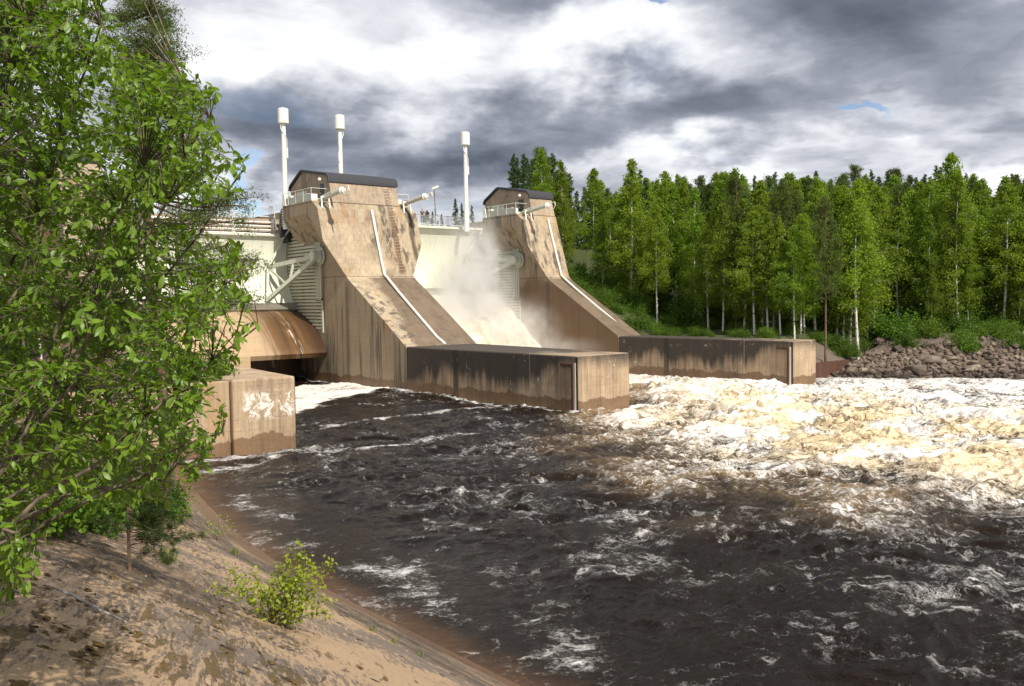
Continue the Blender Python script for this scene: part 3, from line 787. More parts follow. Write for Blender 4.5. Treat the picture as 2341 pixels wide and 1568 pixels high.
# ------------------------------------------------------------------ terrain
XW_T = [(-60, 11.0), (20, 11.0), (24, 11.07), (28.7, 11.6), (33.6, 12.5), (38, 13.4), (43, 14.6), (46, 15.5), (120, 15.5)]
def xw(Y): return np.interp(Y, [p[0] for p in XW_T], [p[1] for p in XW_T])
def near_h(X, Y):
    """near bank: paved slope up from the water, then rough ground rising to the dam"""
    s = (xw(Y)-X)*.53
    top = 5.9+np.clip(-X, 0, 60)*.05
    k = .6; h = -np.log(np.exp(-s/k)+np.exp(-top/k))*k
    h = np.maximum(h, -2.5)
    back = 3.55+sstep(Y, 60, 86)*11.5+sstep(-X, -12, 20)*2.2
    return np.where(Y > 44.5, back, h)
SH = [(-60, 112), (-20, 104), (0, 97), (15, 91), (25, 87), (32.3, 84.6), (36.9, 82.6), (39.3, 79.6), (41.7, 77.6), (44.4, 76.0), (45.8, 75.4), (46, 70.5), (200, 70.5)]
def shx(Y): return np.interp(Y, [p[0] for p in SH], [p[1] for p in SH])
def far_h(X, Y):
    """far bank: stony shore, wooded hill, embankment up to the bridge"""
    d = (X-shx(Y))*.82
    h = np.interp(d, [-6, 0, 4, 9, 14, 26, 45, 90, 200], [-2.5, 0, 1.3, 3.2, 4.2, 5.3, 8.2, 14.5, 20])
    behind = np.interp(d, [-6, -1, 0, 6, 20, 45, 90, 200], [3.4, 3.4, 3.5, 3.9, 5.2, 8.2, 14.5, 20])
    behind = np.where(X > 69, 1.45+(behind-1.45)*sstep(Y, 46.3, 50.5), behind)
    wgt = sstep(Y, 45.75, 46.2)
    h = h*(1-wgt)+behind*wgt
    ramp = 3.75+(np.clip(Y, 64, 92)-64)*.45
    emb = sstep(Y, 63, 66)*np.maximum(0, ramp-h)*np.exp(-np.clip(X-69.5, 0, 200)/30)
    return h+emb+pn(X/6, Y/6, 3)*.5*sstep(d, 8, 20)+pn(X/1.7, Y/1.7, 5)*.14
def grid(xs, ys):
    X, Y = np.meshgrid(xs, ys, indexing='ij'); nx, ny = X.shape
    idx = np.arange(nx*ny).reshape(nx, ny)
    F = np.stack([idx[:-1, :-1], idx[1:, :-1], idx[1:, 1:], idx[:-1, 1:]], -1).reshape(-1, 4)
    return X, Y, F

# paved near bank
m, n, bs = mat_new('bank_paving'); P = n.pos(); x, y, z = n.sep(P)
sp = n.comb(n.mul(x, 1.15), y, 0.0)
rot = n.new('ShaderNodeVectorRotate', rotation_type='Z_AXIS'); n.put(rot.inputs['Vector'], sp); rot.inputs['Angle'].default_value = R(24)
rv = rot.outputs[0]
sA = n.noise(n.vm('MULTIPLY', rv, (13, 2.2, 1)), 1.0, 8, .70, .2)
sB = n.noise(n.vm('MULTIPLY', rv, (24, 4.5, 1)), 1.0, 6, .65)
mot = n.noise(sp, .35, 5, .6); fine = n.noise(sp, 28, 4, .7)
c = n.vm('SCALE', (.385, .265, .158), n.add(.30, n.add(n.mul(fine, .85), n.mul(sB, .55))))
lich = n.ss(n.add(n.add(sA, n.mul(n.sub(sB, .5), .5)), n.mul(n.sub(mot, .5), 1.1)), .47, .60)
ln_ = n.ss(n.add(n.noise(n.vm('MULTIPLY', rv, (46, 3.2, 1)), 1.0, 4, .6), n.mul(n.sub(mot, .5), .35)), .60, .70)
c = n.mix(n.mul(ln_, .6), c, (.09, .07, .055))
c = n.mix(n.mul(lich, .72), c, n.mix(fine, (.045, .042, .04), (.12, .11, .105)))
# moss cushions and litter, thick under the shrubs, thin near the water
dw = n.attr('dw')
mz = n.noise(n.vm('MULTIPLY', rv, (5.0, .8, 1)), 1.0, 6, .72)
moss = n.ss(n.add(mz, n.add(n.mul(n.sub(n.noise(sp, .28, 3), .5), .6), n.add(n.mul(n.ss(dw, 5.5, 9.0), .10), n.mul(n.sub(sB, .5), .35)))), .60, .68)
c = n.mix(n.mul(moss, .92), c, n.mix(n.noise(sp, 5, 4), (.045, .026, .012), (.18, .115, .024)))
spots = n.new('ShaderNodeTexVoronoi'); n.put(spots.inputs['Vector'], n.vm('MULTIPLY', rv, (3.2, 2.1, 1))); spots.inputs['Scale'].default_value = 1.0
tu = n.mul(n.ss(spots.outputs['Distance'], .24, .17), n.ss(n.noise(sp, .6, 3), .50, .57))
c = n.mix(n.mul(tu, .95), c, (.035, .018, .009))
# damp, dark strip and joints parallel to the water
yy = n.noise(n.comb(n.mul(x, 2), n.mul(y, .25), 0.0), 1.0, 4, .6)
j1 = n.ss(n.m('ABSOLUTE', n.add(n.sub(dw, 2.4), n.mul(n.sub(yy, .5), .10))), .035, .012)
strip = n.mul(n.ss(n.add(dw, n.mul(n.sub(yy, .5), .5)), 2.45, 2.2), n.ss(n.add(dw, n.mul(n.sub(yy, .5), .7)), .7, 1.1))
strip = n.mul(strip, n.ss(n.noise(n.comb(n.mul(dw, 7), n.mul(y, .35), 0.0), 1.0, 5, .65), .30, .56))
c = n.mix(n.mul(strip, .85), c, n.mix(sB, (.030, .023, .018), (.10, .072, .048)))
c = n.mix(n.mul(j1, .8), c, (.03, .022, .015))
wetb = n.ss(n.add(dw, n.mul(n.sub(yy, .5), .7)), 1.05, .7)
c = n.mix(n.mul(wetb, .85), c, n.mix(sA, (.06, .030, .015), (.17, .085, .040)))
# behind the slabs: soil and leaf litter
lz = n.add(n.sub(n.noise(sp, .55, 5, .7), .5), n.sub(n.noise(sp, 3.5, 6, .75), .5))
litz = n.mul(n.ss(n.add(lz, n.mul(n.ss(y, 8.5, 13.0), .40)), .24, .42), n.ss(n.add(dw, n.mul(lz, 2)), 4.8, 7.0))
c = n.mix(n.mul(litz, .86), c, n.mix(n.noise(sp, 9, 6, .75), (.018, .012, .008), (.12, .085, .055)))
soil = n.mix(n.noise(P, 7, 6, .7), (.035, .022, .012), (.16, .10, .055))
sm_ = n.m('MAXIMUM', n.ss(n.add(dw, n.mul(n.sub(mot, .5), 3)), 10.4, 11.6), n.ss(y, 44.0, 45.0))
c = n.mix(sm_, c, soil)
n.put(bs.inputs['Base Color'], c)
n.put(bs.inputs['Roughness'], n.sub(.9, n.mul(wetb, .5)))
hgt = n.add(n.add(n.mul(fine, .25), n.mul(sB, .5)), n.add(n.mul(moss, .9), n.mul(tu, 1.2)))
n.put(bs.inputs['Normal'], n.bump(hgt, .6, .045))
M_BANK = m
xs = np.concatenate([np.arange(-60, -6, 1.5), np.arange(-6, 17.9, .16)]); ys = np.concatenate([np.arange(-40, 2, 1.2), np.arange(2, 44.5, .22), np.arange(44.5, 130, 1.2)])
X, Y, F = grid(xs, ys)
Z = near_h(X, Y)+fbm(X*.8, Y*.5, 3, 8)*.045*sstep(xw(Y)-X, 1.5, 4)+pn(X/5, Y/5, 2)*.3*sstep(-X, -1, 6)
ob = arr_mesh('bank_ground', np.stack([X, Y, Z], -1).reshape(-1, 3), F, M_BANK, smooth=True, kind='structure')
at = ob.data.attributes.new('dw', 'FLOAT', 'POINT'); at.data.foreach_set('value', (xw(Y)-X).astype(np.float32).ravel())

# far bank ground
m, n, bs = mat_new('forest_floor'); P = n.pos(); x, y, z = n.sep(P)
f1 = n.noise(P, .9, 7, .7); f2 = n.noise(P, 5, 6, .7)
c = n.mix(f2, (.06, .045, .032), (.24, .185, .15))
c = n.mix(n.m('MAXIMUM', n.mul(n.ss(f1, .42, .52), n.ss(z, 3.2, 4.2)), n.mul(n.mul(n.ss(y, 43, 46), n.ss(f1, .3, .45)), n.ss(z, 3.0, 3.4))), c, n.mix(f2, (.02, .035, .010), (.11, .12, .04)))
n.put(bs.inputs['Base Color'], c); bs.inputs['Roughness'].default_value = .95
n.put(bs.inputs['Normal'], n.bump(f2, .8, .12))
M_FLOOR = m
xs = np.concatenate([np.arange(66, 120, .7), np.arange(120, 420, 6)]); ys = np.concatenate([np.arange(-260, -20, 6), np.arange(-20, 100, .7), np.arange(100, 420, 6)])
X, Y, F = grid(xs, ys)
Z = far_h(X, Y); Z = np.where((X < 70.3) & (Y > 43), -2.0, Z)
Z = np.where((Y > 87.5) & (Y < 98.5) & (X < 112), np.minimum(Z, 15.7), Z)
arr_mesh('hill', np.stack([X, Y, Z], -1).reshape(-1, 3), F, M_FLOOR, smooth=True, kind='structure')
# land upstream, beyond the bridge, and a distant plain under everything
X, Y, F = grid(np.arange(-1500, 1501, 60.), np.arange(-1500, 1501, 60.))
arr_mesh('ground', np.stack([X, Y, X*0-2.6], -1).reshape(-1, 3), F, M_FLOOR, kind='structure')
MB().box(-200, 96.02, -2, 67, 98, 15.8).build('reservoir_bank', M_HOUSE, kind='structure')
MB().box(-200, 98.005, 10, 300, 500, 15.0).build('far_ground', M_FLOOR, kind='structure')

# ------------------------------------------------------------------ river
def spacing(a, b, s0, k, c0):
    out = [a]
    while out[-1] < b: out.append(out[-1]+s0+k*max(0, out[-1]-c0))
    return np.array(out)
xs = spacing(9.5, 118, .055, .0022, 11)
ys = np.concatenate([np.arange(-45, 0, .6), spacing(0, 84.5, .06, .0016, 8)])
X, Y, F = grid(xs, ys)
XB = np.interp(Y, [-60, -10, 3, 8, 12.5, 18.5, 24, 30, 36, 41, 43.5, 44.5, 90], [64, 44, 35, 35, 31.5, 27.5, 27.2, 28, 33, 40, 42.5, 46.5, 48.5])
XBn = XB+fbm(X/7, Y/7, 3, 21)*3.5
e = X-XBn
foam = sstep(e, -13, 11)
foam = np.where((Y > YE-.1) & (X < 46.4), 0, foam)
core = sstep(e, 0, 16)*sstep(Y, -10, 8)                              # where the jet dives in: heaving white water
hot = np.exp(-(((X-52)/9)**2+((Y-39)/11)**2))+.6*np.exp(-(((X-58)/8)**2+((Y-52)/14)**2))
# quiet foam raft below the closed gate
line = np.interp(X, [15, 27.5, 33.6, 41.4], [50, 56.2, 62.5, 66.5])+fbm(X/4, Y/4, 3, 4)*1.1
raft = sstep(Y-line, -.3, 1.2)*sstep(76.5+fbm(X/3, Y/3, 2, 9)*.8-Y, 0, 1.2)*(X < 41.5)
near_bank = np.clip((X-xw(Y))/3.5, 0, 1)
calm = (X < 41.6) & (Y > 50)
amp = .06+.17*sstep(X, 12, 20)+.05*sstep(e, -14, 0)
amp = amp*(1-.6*raft)*np.where(Y > 50, .75, 1.0)
ampf = .20*core*np.interp(X, [30, 60, 85], [.75, 1, .45])+.34*np.clip(hot, 0, 1)*sstep(e, 0, 6)
wx = X+fbm(X/5, Y/5, 2, 31)*1.3; wy = Y+fbm(X/5, Y/5, 2, 37)*1.3
rdg = lambda a, b, s: 1-np.abs(pn(a, b, s))*1.6
big = pn(wx/7.5, wy/5.0, 1)*1.5+(rdg(wx/3.4, wy/2.3, 2)-.55)*.9
mid = (rdg(wx/1.45, wy/.95, 3)-.55)*.60
sml = (rdg(wx/.62, wy/.42, 5)-.5)*.26+pn(wx/.27, wy/.2, 6)*.10
H = amp*(big*.9+mid+sml)
lump = (rdg(wx/2.6, wy/2.6, 12)-.5)*1.15+(rdg(wx/1.05, wy/1.05, 13)-.5)*.55+pn(wx/.5, wy/.5, 14)*.22+pn(wx/.24, wy/.24, 15)*.08
H = H+ampf*lump+.35*np.clip(hot, 0, 1)*sstep(e, 2, 8)
H *= (.12+.88*near_bank)
H = H*np.where(X > shx(Y)-8, np.clip((shx(Y)-X)/8, .1, 1), 1)
crest = np.clip((H/np.maximum(amp+ampf*.8, .02))*.42+.1, 0, 1)
shal = 1-sstep(X-xw(Y)+fbm(X/3, Y/3, 3, 17)*.45, .0, 1.15)
aer = np.clip(sstep(e, -9, 8)+.9*hot, 0, 1)
# lines of drifting foam
slick = np.exp(-((Y-(49.5+.10*(X-24)+2.0*pn(X/9, Y*0, 44)))/.45)**2)*(X < 40)+np.exp(-((Y-(40.5+.03*(X-24)+1.8*pn(X/6, Y*0, 45)))/.55)**2)*(X < 31)*.9
edge = np.exp(-((X-X1+.35)/.40)**2)*((Y > YE) & (X < X1))*.9+np.exp(-((Y-YE+.5)/.55)**2)*((X > 14) & (X < 22))*.9+np.exp(-((Y-YE+.5)/.6)**2)*((X > 40.5) & (X < 48))*1.0
edge += np.exp(-((X-xw(Y)-1.9-1.4*pn(Y/5, X*0, 51))/.75)**2)*.42*np.clip(fbm(X/2.5, Y/2.5, 3, 52)+.55, 0, 1.1)
loc = np.exp(-(((X-17.5)/3.2)**2+((Y-18)/1.0)**2))*.3+.28*sstep(X, 19, 27)*sstep(-Y, -17, -11)+.16*sstep(e, -14, -4)
slick = np.clip(slick+edge+loc, 0, 1)
ow = arr_mesh('water', np.stack([X, Y, H], -1).reshape(-1, 3), F, None, smooth=True, kind='structure')
for nm, a in (('foam', np.clip(foam+raft, 0, 1)), ('raft', raft), ('crest', crest), ('shal', shal), ('aer', aer), ('slick', slick), ('core', core)):
    at = ow.data.attributes.new(nm, 'FLOAT', 'POINT'); at.data.foreach_set('value', a.astype(np.float32).ravel())
m, n, bs = mat_new('river_water'); P = n.pos(); x, y, z = n.sep(P)
foamA, raftA, crestA, shalA, aerA, slickA, coreA = [n.attr(k) for k in ('foam', 'raft', 'crest', 'shal', 'aer', 'slick', 'core')]
P2 = n.comb(x, y, 0.0)
wv = n.vm('SCALE', n.vm('SUBTRACT', n.noise(P2, .42, 4, .6, color=True), (.5, .5, .5)), 2.6)
Pw = n.vm('ADD', P2, wv)
def ridge(vec, s, d=5, r=.6): return n.sub(1.0, n.m('ABSOLUTE', n.mul(n.sub(n.noise(vec, s, d, r), .5), 3.4)))
vr = n.new('ShaderNodeVectorRotate', rotation_type='Z_AXIS'); n.put(vr.inputs['Vector'], n.vm('ADD', P2, n.vm('SCALE', n.vm('SUBTRACT', n.noise(P2, .8, 5, .62, color=True), (.5, .5, .5)), 3.2))); vr.inputs['Angle'].default_value = YAW
PR = n.vm('MULTIPLY', vr.outputs[0], (.55, 1.0, 1.0))
def lace(vec, sc_, wd):
    v_ = n.new('ShaderNodeTexVoronoi', feature='DISTANCE_TO_EDGE'); n.put(v_.inputs['Vector'], vec); v_.inputs['Scale'].default_value = sc_
    return n.ss(v_.outputs['Distance'], wd, .0)
l1 = lace(PR, .75, .16); l2 = lace(n.vm('ADD', PR, (3, 9, 0)), 1.9, .15); l3 = lace(n.vm('ADD', PR, (13, 2, 0)), 4.8, .16)
fl = n.noise(PR, 15.0, 4, .75); fl2 = n.noise(n.vm('ADD', PR, (5, 3, 0)), 2.2, 7, .68); fl3 = n.noise(n.vm('ADD', PR, (45, 13, 0)), .8, 6, .65)
patch = n.noise(n.vm('ADD', P2, (77, 12, 0)), .20, 5, .65)
LC = n.m('MAXIMUM', l1, n.m('MAXIMUM', n.mul(l2, .9), n.mul(l3, .75)))
den_ = n.add(n.add(n.mul(fl2, .5), n.mul(patch, .35)), n.mul(fl3, .35))           # mean .6
dk = n.mul(n.mul(LC, n.ss(n.add(den_, n.mul(slickA, .17)), .635, .80)), .85)
dk = n.m('MAXIMUM', dk, n.mul(n.mul(n.ss(fl, .61, .72), n.ss(n.add(fl3, n.mul(slickA, .1)), .46, .66)), .7))
dk = n.m('MAXIMUM', dk, n.mul(n.ss(n.add(crestA, n.mul(n.sub(fl2, .5), 1.3)), .66, .95), .55))
vz = n.add(n.mul(foamA, .92), n.add(n.mul(coreA, .20), n.add(n.mul(n.sub(fl2, .5), 2.6), n.mul(n.sub(patch, .5), 1.5))))
vz = n.add(vz, n.add(n.mul(LC, .34), n.add(n.mul(n.sub(crestA, .3), .45), n.add(n.mul(slickA, .75), n.mul(n.sub(fl, .5), .6)))))
vz = n.add(vz, n.mul(raftA, .5))
fm = n.m('MAXIMUM', dk, n.ss(vz, .94, 1.62))
# colours: peat-brown deep water, tan where air is mixed in, cream foam
deep = n.mix(n.noise(P2, .3, 3), (.004, .003, .0025), (.014, .008, .005))
tan = n.mix(n.add(n.mul(fl2, .7), n.mul(crestA, .35)), (.10, .05, .018), (.60, .43, .23))
ta = n.mul(n.mul(aerA, aerA), n.ss(n.add(n.mul(fl2, .5), n.add(n.mul(patch, .5), n.mul(crestA, .35))), .36, .74))
body = n.mix(ta, deep, tan)
body = n.mix(n.mul(n.ss(crestA, .72, .95), .35), body, (.16, .11, .055))
body = n.mix(n.mul(shalA, .82), body, n.mix(fl2, (.035, .018, .009), (.15, .08, .04)))
hotc = n.ss(n.add(n.noise(P2, .22, 4, .6), n.mul(n.sub(aerA, .8), .5)), .48, .64)
fcol = n.mix(n.mul(hotc, n.mul(coreA, n.ss(x, 72, 50))), (.80, .78, .75), (.76, .61, .39))
fcol = n.mix(n.mul(raftA, .35), fcol, (.82, .72, .56))
col = n.mix(fm, body, fcol)
n.put(bs.inputs['Base Color'], col)
n.put(bs.inputs['Roughness'], n.add(.09, n.mul(n.m('MAXIMUM', fm, n.mul(ta, .8)), .5)))
bs.inputs['IOR'].default_value = 1.33
n.put(bs.inputs['Specular IOR Level'], n.sub(.17, n.mul(fm, .1)))
bh = n.add(n.mul(n.noise(n.vm('MULTIPLY', P2, (1, 1.5, 1)), 3.2, 5, .62, .3), .6), n.add(n.mul(n.noise(P2, 11, 3, .6), .16), n.mul(fm, .25)))
bmp = n.bump(bh, .7, .16)
n.put(bs.inputs['Normal'], bmp)
ow.data.materials.append(m)
M_RIVER = m
# the river goes on downstream, out of the picture, and the reservoir lies beyond the bridge
MB().raw([(9.5, -400, -.02), (300, -400, -.02), (300, -45, -.02), (9.5, -45, -.02)], [(0, 1, 2, 3)]).build('river', M_RIVER, kind='structure')

# falling water below the raised gate
N1, N2 = 90, 110
xx = np.linspace(X1+W1+.02, X2-.02, N1); tt = np.linspace(0, 1, N2)
XX, TT = np.meshgrid(xx, tt, indexing='ij')
yp = np.interp(TT, [0, .12, .3, .5, .7, .85, 1], [86.4, 84.6, 81.6, 79.0, 76.0, 73.0, 66.5])
zp = np.interp(TT, [0, .12, .3, .5, .7, .85, 1], [8.4, 7.9, 6.55, 4.75, 2.5, 1.1, .1])
dd = fbm(XX/1.0, yp/2.6, 4, 61)*.55*sstep(TT, .05, .5)+fbm(XX/.35, yp/1.0, 2, 62)*.14*sstep(TT, .05, .5)+pn(XX/3.2, yp/8, 63)*.35*TT
idx = np.arange(N1*N2).reshape(N1, N2)
Fj = np.stack([idx[:-1, :-1], idx[1:, :-1], idx[1:, 1:], idx[:-1, 1:]], -1).reshape(-1, 4)
m, n, bs = mat_new('white_water'); P = n.pos()
s1 = n.noise(n.vm('MULTIPLY', P, (1.8, .45, .45)), 1.0, 7, .68, .5); s2 = n.noise(n.vm('MULTIPLY', P, (6, 1.4, 1.4)), 1.0, 5, .7)
t = n.add(n.mul(s1, .65), n.mul(s2, .4))
c = n.ramp(t, [(.36, (.34, .21, .09)), (.46, (.64, .50, .30)), (.54, (.84, .76, .62)), (.64, (.90, .88, .84))])
n.put(bs.inputs['Base Color'], c); bs.inputs['Roughness'].default_value = .6
n.put(bs.inputs['Normal'], n.bump(t, .7, .2))
arr_mesh('falling_water', np.stack([XX, yp-dd*.5, zp+dd], -1).reshape(-1, 3), Fj, m, smooth=True, kind='stuff', label='brown-white water shooting from under the raised gate', cat='water')

# spray drifting off the jet
m = bpy.data.materials.new('spray_air'); m.use_nodes = True; n = NT(m.node_tree)
for q in list(n.n):
    if q.type == 'BSDF_PRINCIPLED': n.n.remove(q)
P = n.pos(); out = [q for q in n.n if q.type == 'OUTPUT_MATERIAL'][0]
def puff(c, r, amp):
    d = n.vm('DIVIDE', n.vm('SUBTRACT', P, c), r)
    return n.mul(n.m('EXPONENT', n.mul(n.vm('DOT_PRODUCT', d, d), -1.0)), amp)
den = puff((60.5, 81.0, 6.8), (3.4, 2.4, 2.6), 2.6)
for a in [((61.8, 81.8, 10.6), (2.6, 2.2, 3.2), 1.7), ((63.6, 82.5, 14.0), (1.7, 1.8, 2.2), .55), ((55.5, 78.5, 5.6), (4.5, 3.0, 1.8), .7), ((62.5, 76.5, 4.2), (3.2, 4, 2.4), .6), ((60, 69, 2.4), (5, 5, 1.2), .14), ((64.2, 80.5, 8.2), (1.5, 2, 3), .35)]:
    den = n.add(den, puff(*a))
nz_ = n.noise(n.vm('MULTIPLY', P, (1, 1, .8)), .55, 4, .62, .4)
den = n.mul(den, n.ss(nz_, .30, .70))
den = n.m('MAXIMUM', n.sub(den, .008), 0.0)
vol = n.new('ShaderNodeVolumePrincipled'); n.put(vol.inputs['Color'], (.985, .975, .955)); n.put(vol.inputs['Density'], den)
vol.inputs['Anisotropy'].default_value = 0.0
n.l.new(vol.outputs[0], out.inputs['Volume'])
MB().box(X1+W1+.05, 62, .8, X2-.05, 87, 17.5).build('spray', m, kind='stuff', label='pale mist of spray hanging over the falling water', cat='spray')

# ------------------------------------------------------------------ vegetation builders
rng = np.random.default_rng(7)
def ray_at(x, y, depth): return Vector((0, 0, EYE))+(fwd*F_PX+rgt*(x-1170)-upv*(y-784))*(depth/F_PX)
def on_ground(x, y, fn, t0=3, t1=260, n=1200):
    """first point where the view line towards (x, y) of the photo meets the ground fn(X, Y)"""
    d = (fwd*F_PX+rgt*(x-1170)-upv*(y-784))/F_PX
    t = np.linspace(t0, t1, n); X_ = d.x*t; Y_ = d.y*t; Z_ = EYE+d.z*t; g = fn(X_, Y_)
    k = np.argmax(Z_ < g); 
    return Vector((X_[k], Y_[k], g[k])) if (Z_ < g).any() else None
def frames(nrm_, seed=None):
    """random in-plane axes for each normal"""
    r = rng.normal(size=nrm_.shape); a = np.cross(nrm_, r); a /= np.linalg.norm(a, axis=1, keepdims=True)+1e-9
    return a, np.cross(nrm_, a)
def cards(C, L, Wd, lv, axis=None):
    """leaf-sized kites at centres C; returns V, F, lv per vertex"""
    n_ = len(C); nm = rng.normal(size=(n_, 3)); nm[:, 2] += .35; nm /= np.linalg.norm(nm, axis=1, keepdims=True)
    if axis is None: a, b = frames(nm)
    else:
        a = axis/(np.linalg.norm(axis, axis=1, keepdims=True)+1e-9); b = np.cross(nm, a); b /= np.linalg.norm(b, axis=1, keepdims=True)+1e-9
    L = np.asarray(L).reshape(-1, 1)*np.ones((n_, 1)); Wd = np.asarray(Wd).reshape(-1, 1)*np.ones((n_, 1))
    V = np.stack([C-a*L*.5, C+b*Wd*.5-a*L*.05, C+a*L*.5, C-b*Wd*.5-a*L*.05], 1).reshape(-1, 3)
    return V, np.arange(4*n_).reshape(-1, 4), np.repeat(lv, 4)
def leaf_obj(name, V, F_, lv, mat, parent, **kw):
    o = arr_mesh(name, V, F_, mat, parent, **kw)
    at = o.data.attributes.new('lv', 'FLOAT', 'POINT'); at.data.foreach_set('value', lv.astype(np.float32))
    return o
def trunk_mb(h, r, bend, branches, seed, br_r=.3):
    b = MB(); rs = np.random.default_rng(seed)
    ph = rs.uniform(0, 6.28); pts = []
    for i in range(9):
        t = i/8; pts.append((math.cos(ph)*bend*math.sin(t*3)*h, math.sin(ph)*bend*math.sin(t*2.2)*h, t*h-.25*(i == 0)))
    b.tube(pts, [r*(1.25 if i == 0 else 1)*(1-.9*i/8)+.006 for i in range(9)], 8)
    for p in branches: b.tube(p, [max(.006, r*br_r*(1-k/(len(p)-.5))) for k in range(len(p))], 4, cap=False)
    return b, pts
def on_trunk(pts, t):
    f = t*(len(pts)-1); i = min(int(f), len(pts)-2); return np.array(Vector(pts[i]).lerp(Vector(pts[i+1]), f-i))

def tree_proto(kind, h, seed, dens=1.0):
    """returns (trunk mesh, crown mesh) for one tree of this kind, root at the origin"""
    rs = np.random.default_rng(seed); C = []; lv = []; br = []; ax = []
    _, tp = trunk_mb(h, .01, .012 if kind != 'birch' else .02, [], seed)
    if kind == 'birch':
        t0 = rs.uniform(.07, .26); nb = int(h*8.0)
        for i in range(nb):
            t = t0+(1-t0)*(i+rs.uniform(0, 1))/nb; u = (t-t0)/(1-t0)
            Lb = h*(.185*(1-u)**.75*(.35+1.0*min(1, u*4+.25))+.012)*rs.uniform(.6, 1.25)
            an = rs.uniform(0, 6.28); o = on_trunk(tp, t); up_ = rs.uniform(.5, 1.1)+.5*u
            d = np.array([math.cos(an), math.sin(an), up_]); d /= np.linalg.norm(d)
            p1_ = o+d*Lb*.55; p2_ = p1_+np.array([d[0], d[1], .15])*Lb*.5; p3_ = p2_+np.array([d[0]*.5, d[1]*.5, -.6])*Lb*.25
            if rs.uniform() < .6: br.append([o, p1_, p2_, p3_])
            k = int((20+74*Lb/2.2)*dens)
            s = rs.uniform(.2, 1.02, k)**.8; P_ = np.where(s[:, None] < .5, o+(p1_-o)*s[:, None]*2, p1_+(p2_-p1_)*(s[:, None]*2-1))
            P_ = P_+rs.normal(size=(k, 3))*np.array([.20, .20, .16])*(.6+Lb*.28); P_[:, 2] -= rs.exponential(.28, k)*s*(.4+Lb*.25)
            C.append(P_); lv.append(np.clip(rs.uniform(.0, .55)+rs.uniform(0, .55, k), 0, 1))
        C = np.concatenate(C); lv = np.concatenate(lv)
        V, F_, l = cards(C, rs.uniform(.15, .28, len(C)), rs.uniform(.11, .19, len(C)), lv)
        return trunk_mb(h, .0068*h+.02, .02, br[::2], seed, .13)[0], V, F_, l, M_BARKB, M_BIRCH
    if kind == 'spruce':
        nb = int(h*9)
        for i in range(nb):
            t = .08+.91*(i+rs.uniform())/nb; Lb = h*.19*(1-t)**.8*rs.uniform(.7, 1.15)+.12; an = rs.uniform(0, 6.28); o = on_trunk(tp, t)
            d = np.array([math.cos(an), math.sin(an), .15-.35*(1-t)])
            k = int((12+46*Lb)*dens); s = rs.uniform(.05, 1, k)**.7
            P_ = o+d*Lb*s[:, None]; P_[:, 2] += .10*Lb*s**3-rs.exponential(.09, k); P_ += rs.normal(size=(k, 3))*np.array([.11, .11, .05])*(1+.5*(1-s[:, None]))
            C.append(P_); lv.append(np.clip(rs.uniform(0, .4)+rs.uniform(0, .5, k), 0, 1)); ax.append(np.tile(d+[0, 0, -.2], (k, 1))+rs.normal(size=(k, 3))*.5)
            br.append([o, o+d*Lb*.9])
        C = np.concatenate(C); lv = np.concatenate(lv)
        V, F_, l = cards(C, rs.uniform(.22, .42, len(C)), rs.uniform(.07, .13, len(C)), lv, np.concatenate(ax))
        return trunk_mb(h, .009*h+.02, .006, br[::3], seed, .15)[0], V, F_, l, M_BARKP, M_SPRUCE
    if kind == 'pine':
        t0 = .38; nb = int(h*3.6)
        for i in range(nb):
            t = t0+(1-t0)*(i+rs.uniform())/nb; u = (t-t0)/(1-t0)
            Lb = h*(.15*(1-u)**.6*(.55+.6*min(1, u*3)))*rs.uniform(.6, 1.2)+.25; an = rs.uniform(0, 6.28); o = on_trunk(tp, min(t, .995))
            d = np.array([math.cos(an), math.sin(an), .28+.7*u]); e_ = o+d*Lb; br.append([o, o+d*Lb*.5-np.array([0, 0, .04*Lb]), e_])
            for q in range(int(3+Lb*3.4)):
                s = rs.uniform(.4, 1.05); c0 = o+d*Lb*s+rs.normal(size=3)*np.array([.32, .32, .16])*(.4+.35*Lb)
                k = int(34*dens); P_ = c0+rs.normal(size=(k, 3))*np.array([.20, .20, .12])
                C.append(P_); lv.append(np.clip(rs.uniform(0, .5)+rs.uniform(0, .45, k), 0, 1)); ax.append(rs.normal(size=(k, 3))+[0, 0, .5]+d*.8)
        C = np.concatenate(C); lv = np.concatenate(lv)
        V, F_, l = cards(C, rs.uniform(.16, .30, len(C)), rs.uniform(.05, .10, len(C)), lv, np.concatenate(ax))
        return trunk_mb(h, .009*h+.03, .01, br, seed, .22)[0], V, F_, l, M_BARKP, M_PINE
    if kind == 'bush':
        for i in range(int(16+h*7)):
            an = rs.uniform(0, 6.28); el = rs.uniform(.3, 1.4); Lb = h*rs.uniform(.5, 1)
            e_ = np.array([math.cos(an)*math.cos(el)*1.1, math.sin(an)*math.cos(el)*1.1, math.sin(el)])*Lb
            br.append([np.zeros(3), e_*.5+[0, 0, .06*h], e_])
            k = int(95*dens); s = rs.uniform(.25, 1.05, k)
            C.append(e_*s[:, None]+rs.normal(size=(k, 3))*.15*h); lv.append(np.clip(rs.uniform(0, .5)+rs.uniform(0, .5, k), 0, 1))
        C = np.concatenate(C); C[:, 2] = np.abs(C[:, 2]); lv = np.concatenate(lv)
        V, F_, l = cards(C, rs.uniform(.08, .17, len(C)), rs.uniform(.06, .11, len(C)), lv)
        b = MB()
        for p in br: b.tube(p, [.022, .014, .006], 4, cap=False)
        return b, V, F_, l, M_BARKW, M_BUSH

